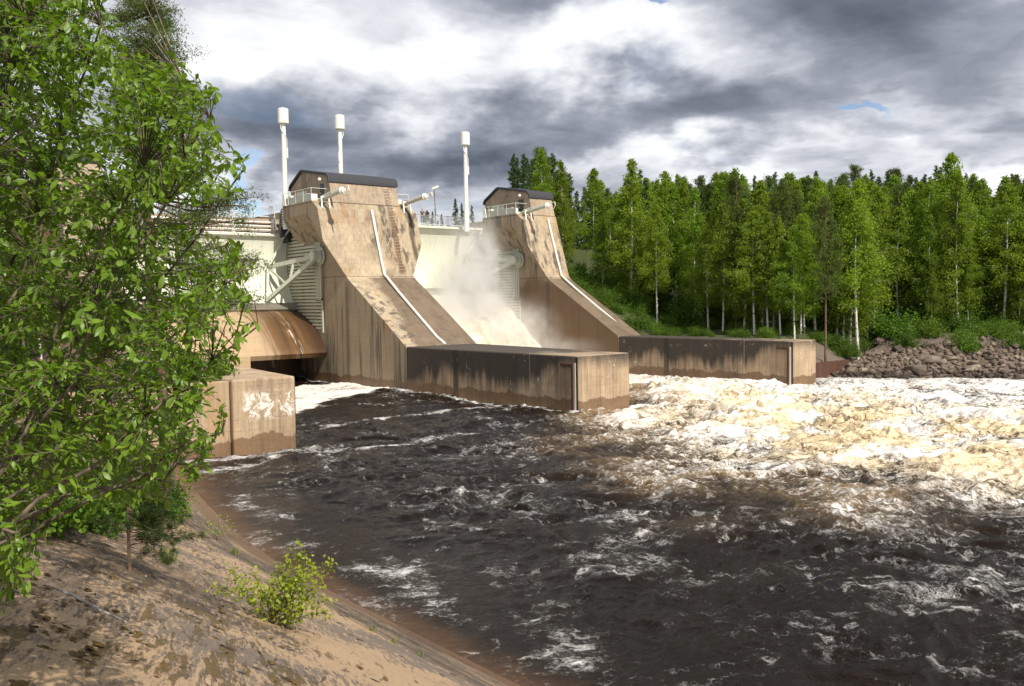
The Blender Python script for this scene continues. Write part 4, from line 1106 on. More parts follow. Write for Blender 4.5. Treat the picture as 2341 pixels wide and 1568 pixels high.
PROTO = {}
def place_tree(kind, variant, base_h, loc, height, label, group, cat='tree', name=None, dens=1.0, parts=True, rz=None):
    nm = name or {'birch': 'birch_tree', 'pine': 'pine_tree', 'spruce': 'spruce_tree', 'bush': 'bush'}[kind]
    key = (kind, variant)
    root = empty(nm, loc, label, cat, group)
    sc_ = height/base_h
    if key not in PROTO:
        tb, V, F_, l, mb_, ml = tree_proto(kind, base_h, 100+variant*7+len(kind), dens)
        tr_ = tb.build('trunk' if kind != 'bush' else 'stems', mb_, None)
        cr_ = leaf_obj('crown' if kind != 'bush' else 'foliage', V, F_, l, ml, None)
        PROTO[key] = (tr_, cr_)
    else:
        tr_, cr_ = [o.copy() for o in PROTO[key]]
        COL.objects.link(tr_); COL.objects.link(cr_)
    for o in (tr_, cr_): o.parent = root
    wdt = sc_*(rng.uniform(.84, 1.12) if kind in ('birch', 'bush') else rng.uniform(.62, .85))
    root.scale = (wdt, wdt, sc_); root.rotation_euler.z = rng.uniform(0, 6.28) if rz is None else rz
    return root

# ------------------------------------------------------------------ wood on the far bank
ordw = ['first', 'second', 'third', 'fourth', 'fifth', 'sixth', 'seventh', 'eighth', 'ninth', 'tenth', 'eleventh', 'twelfth', 'thirteenth', 'fourteenth', 'fifteenth', 'sixteenth', 'seventeenth', 'eighteenth', 'nineteenth', 'twentieth', 'twenty-first', 'twenty-second', 'twenty-third', 'twenty-fourth']
def top_to_h(P_, ytop):
    depth = Vector(P_-Vector((0, 0, EYE))).dot(fwd)
    # height whose top shows at ytop
    zt = EYE+depth*((784-ytop)/F_PX)*1.0-depth*PITCH
    return zt-P_.z
FRONT = [(1212, 640, 345), (1285, 630, 372), (1360, 642, 392), (1443, 706, 372), (1479, 668, 415), (1560, 720, 420), (1589, 751, 440), (1655, 700, 430), (1676, 744, 470), (1740, 735, 425), (1774, 742, 440), (1869, 726, 420), (1925, 745, 440), (1990, 760, 500), (2052, 757, 560), (2086, 742, 470), (2122, 700, 430), (2169, 737, 372), (2190, 752, 410), (2240, 720, 430), (2293, 748, 425), (2338, 735, 440), (2420, 745, 420), (2500, 740, 400)]
for i, (px, by, ty) in enumerate(FRONT):
    P_ = on_ground(px, by, far_h, 60, 250)
    if P_ is None or P_.x < 70.5: P_ = Vector((74+2*i, 84-1.5*i, float(far_h(np.array(74.+2*i), np.array(84-1.5*i)))))
    hh = top_to_h(P_, ty)
    place_tree('birch', i % 5, 15.0, P_, hh, 'front-row birch on the far bank, its slim white trunk the %s along from the dam' % ordw[i], 'front-row birches on the far bank')
SKY = [(1150, 350), (1240, 340), (1290, 372), (1320, 408), (1360, 390), (1395, 438), (1430, 385), (1480, 400), (1550, 408), (1610, 392), (1680, 386), (1740, 408), (1840, 390), (1900, 415), (1950, 392), (2040, 400), (2100, 405), (2160, 385), (2230, 428), (2260, 445), (2340, 400), (2450, 395), (2760, 380)]
cnt = {'birch': 0, 'pine': 0, 'spruce': 0}
rows = [(64, 82, 24, 'birch', (150, 310), 'foremost row'), (72, 92, 16, 'birch', (60, 260), 'second row'), (86, 108, 15, 'mix', (25, 120), 'middle'), (104, 130, 14, 'mixd', (10, 50), 'back'), (126, 165, 10, 'dark', (-4, 34), 'skyline')]
for (d0, d1, step, typ, (o0, o1), rown) in rows:
    px = 1165.0
    while px < 2700:
        px += step*rng.uniform(.55, 1.45)
        dist = rng.uniform(d0, d1)
        d = cdir(px, 700); hd = Vector((d.x, d.y, 0)).normalized()
        dp = dist/hd.dot(Vector((fwd.x, fwd.y, 0)))
        P_ = hd*dp
        if P_.x < shx(P_.y)+(13 if P_.y < 45 else 4) or (P_.y > 86 and P_.y < 99.5): continue
        if P_.y > 60 and P_.x < 74: continue
        P_.z = float(far_h(np.array(P_.x), np.array(P_.y)))-.1
        yt = np.interp(px, [a for a, b in SKY], [b for a, b in SKY])+rng.uniform(o0, o1)
        hh = top_to_h(P_, yt)
        if hh < 4: continue
        kind = 'birch' if typ == 'birch' and rng.uniform() < .85 else None
        if kind is None:
            r_ = rng.uniform()
            kind = {'birch': 'pine', 'mix': 'birch' if r_ < .72 else ('pine' if r_ < .88 else 'spruce'), 'mixd': 'birch' if r_ < .50 else ('pine' if r_ < .75 else 'spruce'), 'dark': 'birch' if r_ < .2 else ('pine' if r_ < .45 else 'spruce')}[typ]
        lab = {'birch': 'light green birch in the %s of the far wood', 'pine': 'dark pine in the %s of the far wood', 'spruce': 'dark pointed spruce in the %s of the far wood'}[kind] % ({'foremost row': 'low foremost row', 'second row': 'second row', 'middle': 'middle rows', 'back': 'back rows', 'skyline': 'last rows on the skyline'}[rown])
        place_tree(kind, int(rng.integers(0, 5 if kind == 'birch' else 3)), 15.0, P_, hh, lab, '%s trees in the %s of the far wood' % (kind, rown))
# conifers beyond the bridge, seen between the piers
for i, (px, ty, dist, kd) in enumerate([(1042, 452, 125, 'spruce'), (1056, 462, 130, 'spruce'), (1079, 468, 128, 'spruce'), (1010, 487, 140, 'spruce'), (990, 480, 138, 'spruce'), (977, 483, 142, 'pine')]):
    P_ = ray_at(px, 560, dist); P_.z = 14.9
    place_tree(kd, i % 3, 15.0, P_, top_to_h(P_, ty), ['tallest dark conifer above the bridge railing, between the piers', 'conifer just right of the tallest one above the bridge railing', 'dark conifer just right of the third white mast', 'small lone conifer above the bridge railing', 'small conifer to the right of the street lamp', 'small conifer just left of the street lamp'][i], 'conifers beyond the bridge')
# bushes along the far bank
k = 0
for i in range(120):
    if i < 36: px, py = rng.uniform(1310, 1640), 0
    else: px, py = rng.uniform(1500, 2330), 0
    py = np.interp(px, [1310, 1400, 1500, 1700, 1860, 2000, 2330], [640, 700, 745, 752, 752, 770, 752])-rng.uniform(-4, 50 if i < 36 else 44)
    P_ = on_ground(px, py, far_h, 60, 200)
    if P_ is None or P_.x < 71.5 or P_.x < shx(P_.y)+ (4 if P_.y > 45 else 10): continue
    place_tree('bush', k % 3, 1.6, P_-Vector((0, 0, .1)), rng.uniform(1.1, 3.0), 'low green bush at the foot of the far wood', 'low bushes at the foot of the far wood', 'bush'); k += 1
for i in range(104):
    X_ = rng.uniform(70.9, 80); Y_ = rng.uniform(46, 64) if i < 50 else rng.uniform(64, 86)
    if X_ < shx(Y_)+.6: continue
    place_tree('bush', i % 3, 1.6, (X_, Y_, float(far_h(np.array(X_), np.array(Y_)))-.1), rng.uniform(.5, 1.3)*(1 if i < 50 else 1.4), 'small bush on the grassy strip behind the far low wall' if i < 50 else 'small bush on the embankment beside the narrow forest-side pier', 'small bushes behind the far low wall' if i < 50 else 'small bushes on the embankment', 'bush')
for j, (px, py, hh, lab) in enumerate([(1925, 808, 1.9, 'wide bright green bush above the rocks, right of the far low wall'), (1905, 800, 1.7, 'bush between the far low wall and the wide bright green bush'), (1950, 815, 1.5, 'low bush above the right end of the sheet piling'), (1965, 800, 1.6, 'bush just right of the wide bright one above the rocks'), (1455, 752, 2.0, 'pale green bush at the lower end of the white drain pipe'), (1500, 765, 1.6, 'bush behind the start of the far low wall')]):
    P_ = on_ground(px, py, far_h, 60, 200)
    if P_ is not None: place_tree('bush', j % 3, 1.6, P_-Vector((0, 0, .1)), hh, lab, None, 'bush')

for i in range(26):
    Y_ = rng.uniform(34, 45.4); X_ = shx(Y_)+rng.uniform(7.5, 15)
    place_tree('bush', i % 3, 1.6, (X_, Y_, float(far_h(np.array(X_), np.array(Y_)))-.1), rng.uniform(.8, 2.0), 'leafy bush at the upper edge of the rocks, under the front birches', 'bushes at the upper edge of the rocks', 'bush')
# ------------------------------------------------------------------ rocks of the far shore
def rock_mesh(seed):
    rs = np.random.default_rng(seed); bm = bmesh.new()
    pts = rs.normal(size=(15, 3)); pts /= np.linalg.norm(pts, axis=1, keepdims=True); pts *= rs.uniform(.75, 1.05, (15, 1)); pts *= np.array([.62, .5, .38])
    for p in pts: bm.verts.new(p)
    r = bmesh.ops.convex_hull(bm, input=bm.verts)
    bmesh.ops.delete(bm, geom=[v for v in bm.verts if not v.link_faces], context='VERTS')
    bmesh.ops.bevel(bm, geom=list(bm.edges), offset=.03, segments=1, affect='EDGES')
    me = bpy.data.meshes.new('boulder'); bm.to_mesh(me); bm.free(); me.materials.append(M_ROCK); return me
m, n, bs = mat_new('shore_rock'); oi = n.new('ShaderNodeObjectInfo'); P = n.pos(); x, y, z = n.sep(P)
f = n.noise(P, 2.2, 6, .65); g_ = n.noise(P, 12, 4, .7)
c = n.ramp(n.add(n.mul(oi.outputs['Random'], .75), n.mul(n.sub(f, .5), .5)), [(0, (.055, .042, .030)), (.35, (.135, .105, .078)), (.6, (.24, .20, .155)), (.85, (.36, .30, .21))])
c = n.vm('SCALE', c, n.add(.65, n.mul(g_, .6)))
c = n.mix(n.mul(n.ss(z, .75, .35), .75), c, (.035, .022, .016))
n.put(bs.inputs['Base Color'], c); bs.inputs['Roughness'].default_value = .85
n.put(bs.inputs['Normal'], n.bump(n.add(f, g_), .5, .05))
M_ROCK = m
RM = [rock_mesh(500+i) for i in range(9)]
nr = 0
while nr < 235:
    Yr = rng.uniform(12, 45.6); t_ = rng.beta(1.1, 1.7)
    if rng.uniform() > np.interp(Yr, [12, 28, 46], [.35, .8, 1]): continue
    Xr = shx(Yr)+(-.5+t_*13.5*np.interp(Yr, [30, 38, 45], [1, .72, .45]))/.82
    o = bpy.data.objects.new('boulder', RM[int(rng.integers(0, 9))]); COL.objects.link(o)
    s_ = rng.lognormal(-.45, .40)*(1.25 if t_ < .6 else 1.0)
    o.location = (Xr, Yr, float(far_h(np.array(Xr), np.array(Yr)))+.12*s_); o.scale = (s_*1.1, s_*1.0, s_)
    o.rotation_euler = (rng.uniform(-.4, .4), rng.uniform(-.4, .4), rng.uniform(0, 6.28))
    tag(o, 'grey-brown boulder in the stony far shore', 'boulder', 'boulders of the far shore'); nr += 1
# small rubble between them
Cn = 4200; Yr = rng.uniform(4, 45.6, Cn); Xr = shx(Yr)+(-.4+rng.uniform(0, 13.9, Cn)*np.interp(Yr, [30, 38, 45], [1, .72, .45]))/.82; Zr = far_h(Xr, Yr)
hp = np.array([(1,0,0),(0,1,0),(-1,0,0),(0,-1,0),(0,0,.8),(0,0,-.5)])
sz = rng.lognormal(-1.45, .4, Cn)
Rr_ = rng.uniform(.55, 1.2, (Cn, 6, 1))*hp[None]*sz[:, None, None]; an = rng.uniform(0, 6.28, Cn)
rx = Rr_[..., 0]*np.cos(an)[:, None]-Rr_[..., 1]*np.sin(an)[:, None]+rng.normal(size=(Cn, 6))*sz[:, None]*.15; ry = Rr_[..., 0]*np.sin(an)[:, None]+Rr_[..., 1]*np.cos(an)[:, None]+rng.normal(size=(Cn, 6))*sz[:, None]*.15
V = np.stack([rx+Xr[:, None], ry+Yr[:, None], Rr_[..., 2]+Zr[:, None]+.03], -1).reshape(-1, 3)
ft = np.array([(0,1,4),(1,2,4),(2,3,4),(3,0,4),(1,0,5),(2,1,5),(3,2,5),(0,3,5)])
Fr = (np.arange(Cn)[:, None, None]*6+ft[None]).reshape(-1, 3)
m, n, bs = mat_new('rubble'); P = n.pos(); x, y, z = n.sep(P); f = n.noise(P, 1.8, 6, .7)
c = n.ramp(f, [(.3, (.06, .046, .034)), (.5, (.15, .112, .082)), (.7, (.28, .22, .165))]); c = n.mix(n.mul(n.ss(z, .75, .35), .75), c, (.03, .02, .014))
n.put(bs.inputs['Base Color'], c); bs.inputs['Roughness'].default_value = .9
arr_mesh('rubble', V, Fr, m, kind='stuff', label='small broken stones between the boulders of the far shore', cat='rubble')
# sheet piling beside the far wall
b = MB(); xx_ = 70.15; i = 0; poly = []
top = []
for i in range(31): top.append((70.1+i*.3, 45.55+(.24 if (i//2) % 2 else 0)))
poly = top+[(p[0], p[1]+.09) for p in reversed(top)]
b.prismZ(poly, -1, 1.45)
b.build('sheet_piling', M_RUST, None, label='rusty corrugated sheet piling between the far low wall and the rocks', cat='sheet piling')

# ------------------------------------------------------------------ near-bank plants
LT = np.array([(0,0,0), (.13,.22,.035), (.215,.52,.04), (.13,.84,.0), (0,1.0,-.07), (-.13,.84,.0), (-.215,.52,.04), (-.13,.22,.035), (0,.22,0), (0,.52,.0), (0,.84,-.03)])
LF = np.array([(0,1,8,8), (0,8,7,7), (1,2,9,8), (8,9,6,7), (2,3,10,9), (9,10,5,6), (3,4,10,10), (10,4,5,5)])
def leaves(base, dirn, size, wid, up=None):
    """true leaf shapes: folded along the midrib, tip curling down; base (n,3), dirn (n,3)"""
    n_ = len(base); d = dirn/np.linalg.norm(dirn, axis=1, keepdims=True)
    u = np.array([[0, 0, 1.]])+rng.normal(size=(n_, 3))*.45 if up is None else up
    s = np.cross(d, u); s /= np.linalg.norm(s, axis=1, keepdims=True)+1e-9; w_ = np.cross(s, d)
    L = size.reshape(-1, 1, 1); T = LT[None]
    curl = rng.uniform(-.12, .25, (n_, 1, 1))
    V = base[:, None]+L*(s[:, None]*T[..., 0:1]*wid+d[:, None]*T[..., 1:2]+w_[:, None]*(T[..., 2:3]*rng.uniform(.3, 2, (n_, 1, 1))-curl*T[..., 1:2]**2))
    F_ = (np.arange(n_)[:, None, None]*11+LF[None]).reshape(-1, 4)
    return V.reshape(-1, 3), F_
def tri_fix(me_name, V, F_, lv, mat, parent):
    tri = F_[F_[:, 2] == F_[:, 3]][:, :3]; quad = F_[F_[:, 2] != F_[:, 3]]
    T2 = np.concatenate([tri, quad[:, [0, 1, 2]], quad[:, [0, 2, 3]]])
    o = arr_mesh(me_name, V, T2, mat, parent, smooth=True)
    at = o.data.attributes.new('lv', 'FLOAT', 'POINT'); at.data.foreach_set('value', lv.astype(np.float32))
    return o
def in_poly(x, y, poly):
    c = False; j = len(poly)-1
    for i in range(len(poly)):
        if (poly[i][1] > y) != (poly[j][1] > y) and x < (poly[j][0]-poly[i][0])*(y-poly[i][1])/(poly[j][1]-poly[i][1])+poly[i][0]: c = not c
        j = i
    return c
OUT = [(-260,-120), (250,-120), (262,20), (250,70), (300,120), (345,150), (405,118), (432,150), (440,185), (500,205), (542,235), (532,300), (560,345), (572,365), (560,410), (572,440), (545,480), (505,500), (520,545), (600,560), (590,640), (603,655), (560,700), (600,730), (602,750), (575,800), (548,850), (500,882), (522,925), (512,1000), (470,1085), (432,1110), (405,1165), (345,1150), (290,1185), (240,1130), (110,1165), (80,1220), (95,1330), (45,1400), (-60,1410), (-260,1300)]
def shrub(name, label, stems, outline, ntw, dr, leaf, nl, seed, twl=.26, inset=0, mat=None, wid=1.0, skip=None):
    global rng
    rng = np.random.default_rng(seed)
    base = ray_at(*stems[0][0]); root = empty(name, base, label, 'shrub')
    S = []; tb = MB()
    for a, mid_, c in stems:
        A_, B_, C_ = ray_at(*a), ray_at(*mid_), ray_at(*c); pts = []
        for i in range(15):
            t = i/14; p = A_*(1-t)**2+B_*2*t*(1-t)+C_*t*t
            p += Vector(rng.normal(size=3)*.018*(1 if 0 < i < 14 else 0)); pts.append(p)
        S.append(pts); r0 = rng.uniform(.008, .015)
        tb.tube(pts, [r0*(1-.82*i/14)+.002 for i in range(15)], 7)
    nodes = np.array([p for s_ in S for p in s_[3:]]); tang = np.array([np.array(s_[min(i+1, 14)]-s_[i-1]) for s_ in S for i in range(3, 15)])
    xs_ = [p[0] for p in outline]; ys_ = [p[1] for p in outline]
    B_, D_, T_ = [], [], []; cntw = 0; tries = 0
    # a shaded side branch to every twig, a twig to every handful of leaves
    while cntw < ntw and tries < ntw*30:
        tries += 1
        x_, y_ = rng.uniform(min(xs_), max(xs_)), rng.uniform(min(ys_), max(ys_))
        if not in_poly(x_+18, y_, outline) or not in_poly(x_, y_, outline): continue
        if skip and rng.uniform() < skip(x_, y_): continue
        end = np.array(ray_at(x_, y_, rng.uniform(*dr)))
        dd_ = np.linalg.norm(nodes-end, axis=1); k_ = int(np.argmin(dd_+rng.uniform(0, .12, len(dd_))))
        n0 = nodes[k_]; tv = tang[k_]/np.linalg.norm(tang[k_])
        dv = end-n0; Ld = np.linalg.norm(dv)
        mid_ = n0+dv*.45+tv*Ld*.12+np.array([0, 0, .05*Ld]); pts = [n0, n0*.55+mid_*.45, mid_, mid_*.45+end*.55, end]
        tb.tube(pts, [.0012+.0035*min(1, Ld), .0011+.0030*min(1, Ld), .0022, .0017, .0012], 4, cap=False)
        td = (end-mid_); td /= np.linalg.norm(td)
        st = end-td*min(twl, Ld*.75)
        for q in range(nl):
            s_ = (q+rng.uniform(0, .6))/nl; b0 = st+(end-st)*s_+rng.normal(size=3)*.004
            sd = np.cross(td, rng.normal(size=3)); sd /= np.linalg.norm(sd)+1e-9
            dl = td*rng.uniform(.35, .9)+sd*rng.uniform(.45, 1.0)+np.array([0, 0, rng.uniform(-.3, .25)])
            B_.append(b0); D_.append(dl); T_.append(rng.uniform(.55, 1.12)*leaf)
        B_.append(end); D_.append(td+np.array([0, 0, .1])); T_.append(leaf*.8); cntw += 1
    tb.build('stems', M_BARKW, root)
    B_, D_, T_ = np.array(B_), np.array(D_), np.array(T_)
    V, F_ = leaves(B_, D_, T_, wid)
    lv = np.repeat(np.clip(rng.normal(.5, .27, len(B_)), 0, 1), 11)
    o = tri_fix('foliage', V-np.array(base), F_, lv, mat or M_WILLOW, root)
    return root
st1 = [((-320,1440,4.3), (-40,900,4.2), (150,330,4.3)), ((-300,1420,4.2), (40,1000,4.1), (330,380,4.2)), ((-280,1440,4.1), (150,900,4.0), (480,270,4.4)), ((-300,1400,4.4), (200,900,4.3), (555,390,4.5)),
       ((-280,1400,4.2), (200,980,4.1), (585,590,4.4)), ((-260,1420,4.0), (260,1050,3.9), (590,745,4.3)), ((-260,1400,4.3), (260,1120,4.0), (515,960,4.2)), ((-250,1300,4.3), (150,1130,4.2), (440,1060,4.3)),
       ((-150,1450,4.6), (-100,700,4.5), (60,60,4.4)), ((-200,1400,4.7), (0,600,4.4), (230,60,4.3)), ((-300,1450,3.6), (-40,1250,3.4), (60,1200,3.3)), ((-280,1420,4.4), (250,800,4.8), (420,190,4.8))]
shrub('willow', 'big leafy willow filling the left edge, glossy leaves close to the camera', st1, OUT, 2300, (3.7, 5.6), .063, 8, 11,
      skip=lambda x, y: .72 if (x > 330 and 470 < y < 570) else (.4 if x > 430 and 560 < y < 900 else 0))
OUT2 = [(x-(45 if x > 100 else 0), y) for x, y in OUT]
st2 = [((-50,1300,7.2), (50,800,7.0), (160,150,7.0)), ((-20,1300,7.4), (150,800,7.0), (420,330,7.2)), ((0,1300,7.0), (200,900,7.0), (490,640,7.3)), ((0,1250,7.2), (200,1050,7.0), (440,980,7.2)), ((-60,1300,7.6), (0,600,7.4), (30,40,7.2))]
shrub('alder', 'darker leafy alder just behind the big willow, seen between its leaves', st2, OUT2, 1300, (6.0, 8.6), .078, 10, 12, twl=.38, mat=M_BUSH, wid=1.25,
      skip=lambda x, y: .2 if y > 1110 else (.85 if (x > 350 and 460 < y < 760) else (.4 if x > 400 else 0)))

# pine behind the willow, its boughs reaching in front of the gate
def bough_pine():
    global rng
    rng = np.random.default_rng(33)
    top = ray_at(330, -60, 21.5); P_ = Vector((top.x, top.y, float(near_h(np.array(top.x), np.array(top.y)))))
    root = empty('pine_tree', P_, 'tall pine behind the willow, its boughs crossing the closed gate', 'tree')
    h = top.z-P_.z; tb = MB(); tp = [(P_.x+.12*math.sin(i), P_.y+.1*math.cos(i*1.3), P_.z-.2+(h+.2)*i/9) for i in range(10)]
    tb.tube(tp, [.15*(1-.9*i/9)+.012 for i in range(10)], 9)
    C_, A_, lv = [], [], []
    ends = []
    for px, py in [(575, 452), (548, 470), (500, 480), (560, 500), (470, 500), (525, 562), (560, 600), (598, 592), (590, 612), (545, 625), (560, 670), (578, 688), (530, 690), (455, 560), (440, 610), (480, 660), (395, 60), (385, 95), (372, 30), (400, 120), (260, 40), (255, 100), (300, 10), (345, 5), (290, 160), (385, 170), (360, 70), (345, 120), (310, 90), (280, 60), (365, 140), (320, 180), (375, 210), (410, 200), (300, 220), (350, 250), (430, 260), (260, 230), (440, 330), (470, 390), (230, 330), (210, 420), (400, 430), (200, 560), (420, 520), (180, 650), (400, 700), (330, 560), (300, 640), (140, 480), (120, 600), (330, 760), (230, 760), (120, 760), (90, 680), (60, 560), (50, 440)]:
        ends.append(np.array(ray_at(px, py, 21.5+rng.uniform(-1.6, 1.6))))
    for e_ in ends:
        zt = min(h+P_.z-.3, e_[2]-.15*abs(e_[0]-P_.x)+rng.uniform(0, .5)); o = np.array([P_.x, P_.y, zt])
        d = e_-o; m_ = o+d*.55+np.array([0, 0, -.12]); tb.tube([o, m_, e_], [.035, .024, .008], 5, cap=False)
        for q in range(20):
            s = rng.uniform(.35, 1.04); c0 = o+d*s+rng.normal(size=3)*np.array([.20, .20, .10]); k_ = 60
            tb.tube([o+d*s*.97, c0], [.008, .004], 4, cap=False)
            C_.append(c0+rng.normal(size=(k_, 3))*np.array([.12, .12, .07])); A_.append(rng.normal(size=(k_, 3))+[0, 0, .6]); lv.append(np.clip(rng.uniform(0, .6)+rng.uniform(0, .45, k_), 0, 1))
    tb.build('trunk', M_BARKP, root)
    C_ = np.concatenate(C_); V, F_, l = cards(C_-np.array(P_), rng.uniform(.06, .12, len(C_)), rng.uniform(.012, .022, len(C_)), np.concatenate(lv), np.concatenate(A_))
    leaf_obj('crown', V, F_, l, M_PINE, root)
bough_pine()
rng = np.random.default_rng(99)
# trees of the near bank, behind the shrubs
k = 0
for (X_, Y_, kd, hh) in [(2.5, 47, 'pine', 13), (6, 50, 'birch', 12), (9.5, 48.5, 'birch', 9), (-1, 45, 'birch', 14), (0, 55, 'spruce', 15), (5, 58, 'pine', 15), (10, 56, 'spruce', 12), (-4, 50, 'pine', 15), (13, 62, 'birch', 8.5), (8, 66, 'birch', 13), (2, 68, 'spruce', 16), (-2, 38, 'birch', 11), (1.0, 33, 'spruce', 7.5), (-3, 30, 'birch', 12), (3.2, 29, 'birch', 6), (-6, 25, 'pine', 12), (13.0, 70, 'pine', 11), (10.5, 53, 'birch', 7)]:
    z_ = float(near_h(np.array(float(X_)), np.array(float(Y_))))
    where = ['nearest the retaining wall', 'behind the retaining wall', 'beside the near-bank pier', 'deep behind the willow']
    place_tree(kd, k % 3, 15.0, (X_, Y_, z_-.1), hh, '%s on the near bank, glimpsed %s' % ({'pine': 'pine', 'birch': 'birch', 'spruce': 'spruce'}[kd], 'through the willow leaves'), 'trees of the near bank behind the willow'); k += 1
for i in range(20):
    if i < 12: X_, Y_ = rng.uniform(9, 19.5), rng.uniform(45.5, 50)
    else: X_, Y_ = rng.uniform(1, 7), rng.uniform(20, 40)
    if X_ > 16 and Y_ < 47.5: continue
    z_ = float(near_h(np.array(X_), np.array(Y_)))
    place_tree('bush', i % 3, 1.6, (X_, Y_, z_-.1), rng.uniform(1.0, 1.9), 'low bush on the ground behind the near retaining wall' if i < 12 else 'low bush on the paved slope, deep in the shade of the willow', 'low bushes behind the near retaining wall' if i < 12 else 'low bushes on the paved slope', 'bush')

for i in range(22):
    P_ = on_ground(rng.uniform(-80, 400), rng.uniform(1150, 1215), near_h, 3, 60)
    if P_ is None or xw(P_.y)-P_.x < 1.5: continue
    place_tree('bush', i % 3, 1.6, P_-Vector((0, 0, .05)), rng.uniform(.8, 1.5), 'low bush on the paved slope, deep in the shade of the willow', 'low bushes on the paved slope', 'bush')
# pine sapling
def pine_sapling(px, py, h, label, seed, lean=.0):
    rs = np.random.default_rng(seed); P_ = on_ground(px, py, near_h, 3, 60)
    root = empty('pine_sapling', P_, label, 'sapling'); tb = MB(); tb.tube([P_-Vector((0, 0, .05)), P_+Vector((.01, 0, h*.5)), P_+Vector((lean, .02, h))], [.026, .019, .005], 7)
    C_, A_, lv = [], [], []
    for i in range(60):
        t = .18+.8*rs.uniform(); an = rs.uniform(0, 6.28); Lb = .60*(1.05-t*.8)*rs.uniform(.6, 1.1)*(h/2.0)
        o = np.array(P_)+[0, 0, h*t]; d = np.array([math.cos(an)+.25, math.sin(an)-.15, .25]); e_ = o+d*Lb; tb.tube([o, o+d*Lb*.5+[0, 0, -.02], e_], [.007, .005, .003], 4, cap=False)
        for q in range(7):
            c0 = o+d*Lb*rs.uniform(.4, 1.05)+rs.normal(size=3)*.035; k_ = 46
            a = d*.9+rs.normal(size=(k_, 3))*.65; a /= np.linalg.norm(a, axis=1, keepdims=True)
            C_.append(c0+a*.028+rs.normal(size=(k_, 3))*.02); A_.append(a); lv.append(rs.uniform(0, .8, k_))
    for i in range(46 if h > 1.5 else 12):
        t = rs.uniform(.12, .75); o = np.array(P_)+[0, 0, h*t]; d = np.array(rgt)*rs.uniform(.6, 1)+rs.normal(size=3)*.3+np.array([0, 0, rs.uniform(-.1, .25)]); Lb = rs.uniform(.35, .75)*h/2.15
        e_ = o+d*Lb; tb.tube([o, o+d*Lb*.5+[0, 0, -.02], e_], [.008, .005, .003], 4, cap=False)
        for q in range(6):
            c0 = o+d*Lb*rs.uniform(.45, 1.05)+rs.normal(size=3)*.03; k_ = 50
            a = d*.9+rs.normal(size=(k_, 3))*.6; a /= np.linalg.norm(a, axis=1, keepdims=True)
            C_.append(c0+a*.028+rs.normal(size=(k_, 3))*.02); A_.append(a); lv.append(rs.uniform(0, .8, k_))
    tb.build('trunk', M_BARKP, root)
    C_ = np.concatenate(C_); V, F_, l = cards(C_-np.array(P_), rs.uniform(.05, .08, len(C_)), .0055, np.concatenate(lv), np.concatenate(A_))
    leaf_obj('needles', V, F_, l, M_SPRUCE, root)
pine_sapling(296, 1308, 2.15, 'dark little pine rooted in the paved slope under the willow', 5)
pine_sapling(262, 1180, 1.2, 'smaller pine seedling behind the dark little pine, under the willow', 6)

def birch_sapling(px, py, targets, label, seed, nl=420, leaf=.042, depth=None, tall=None):
    rs = np.random.default_rng(seed); P_ = on_ground(px, py, near_h, 3, 60); dp = (P_-Vector((0, 0, EYE))).dot(fwd)
    root = empty('birch_sapling', P_, label, 'sapling'); tb = MB(); B_, D_ = [], []
    for (tx, ty) in targets:
        e_ = np.array(ray_at(tx, ty, dp+rs.uniform(-.35, .35))); o = np.array(P_); m_ = o*.5+e_*.5+np.array([0, 0, .07])*rs.uniform(.3, 1.5)
        pts = [o, o*.6+m_*.4, m_, m_*.4+e_*.6, e_]; tb.tube(pts, [.009, .007, .005, .003, .0015], 5, cap=False)
        for q in range(int(nl/len(targets))):
            s = rs.uniform(.35, 1.04)*4; i = min(3, int(s)); b0 = pts[i]+(pts[i+1]-pts[i])*(s-i)+rs.normal(size=3)*np.array([.055, .055, .05])
            B_.append(b0); D_.append(rs.normal(size=3)*.8+np.array([0, 0, -.45]))
            if q % 3 == 0: tb.tube([pts[i]+(pts[i+1]-pts[i])*(s-i), b0], [.0018, .001], 3, cap=False)
    tb.build('stems', M_BARKW, root)
    B_, D_ = np.array(B_), np.array(D_); global rng; rng = rs
    V, F_ = leaves(B_, D_, rs.uniform(.65, 1.15, len(B_))*leaf, 1.75)
    tri_fix('foliage', V-np.array(P_), F_, np.repeat(rs.uniform(0, 1, len(B_)), 11), M_SAPL, root)
birch_sapling(628, 1428, [(490, 1335), (520, 1300), (545, 1345), (575, 1300), (600, 1350), (640, 1290), (665, 1262), (690, 1255), (700, 1275), (720, 1300), (760, 1280), (735, 1330), (750, 1370), (745, 1400), (700, 1390), (680, 1340), (650, 1380), (625, 1330), (600, 1400), (660, 1420), (715, 1355), (690, 1310), (655, 1320)],
              'bright green birch sapling on the paved slope near the water', 41, 1750, .060)
birch_sapling(498, 1235, [(470, 1180), (485, 1190), (500, 1175), (520, 1185), (530, 1200), (480, 1210), (460, 1200), (515, 1210)], 'small yellow-green sapling higher up the slope edge, above the bright one', 42, 170, .05)
birch_sapling(410, 1190, [(400, 1130), (420, 1125), (440, 1150), (425, 1165), (450, 1140), (385, 1150)], 'small sapling at the slope edge just under the willow leaves', 43, 150, .06)
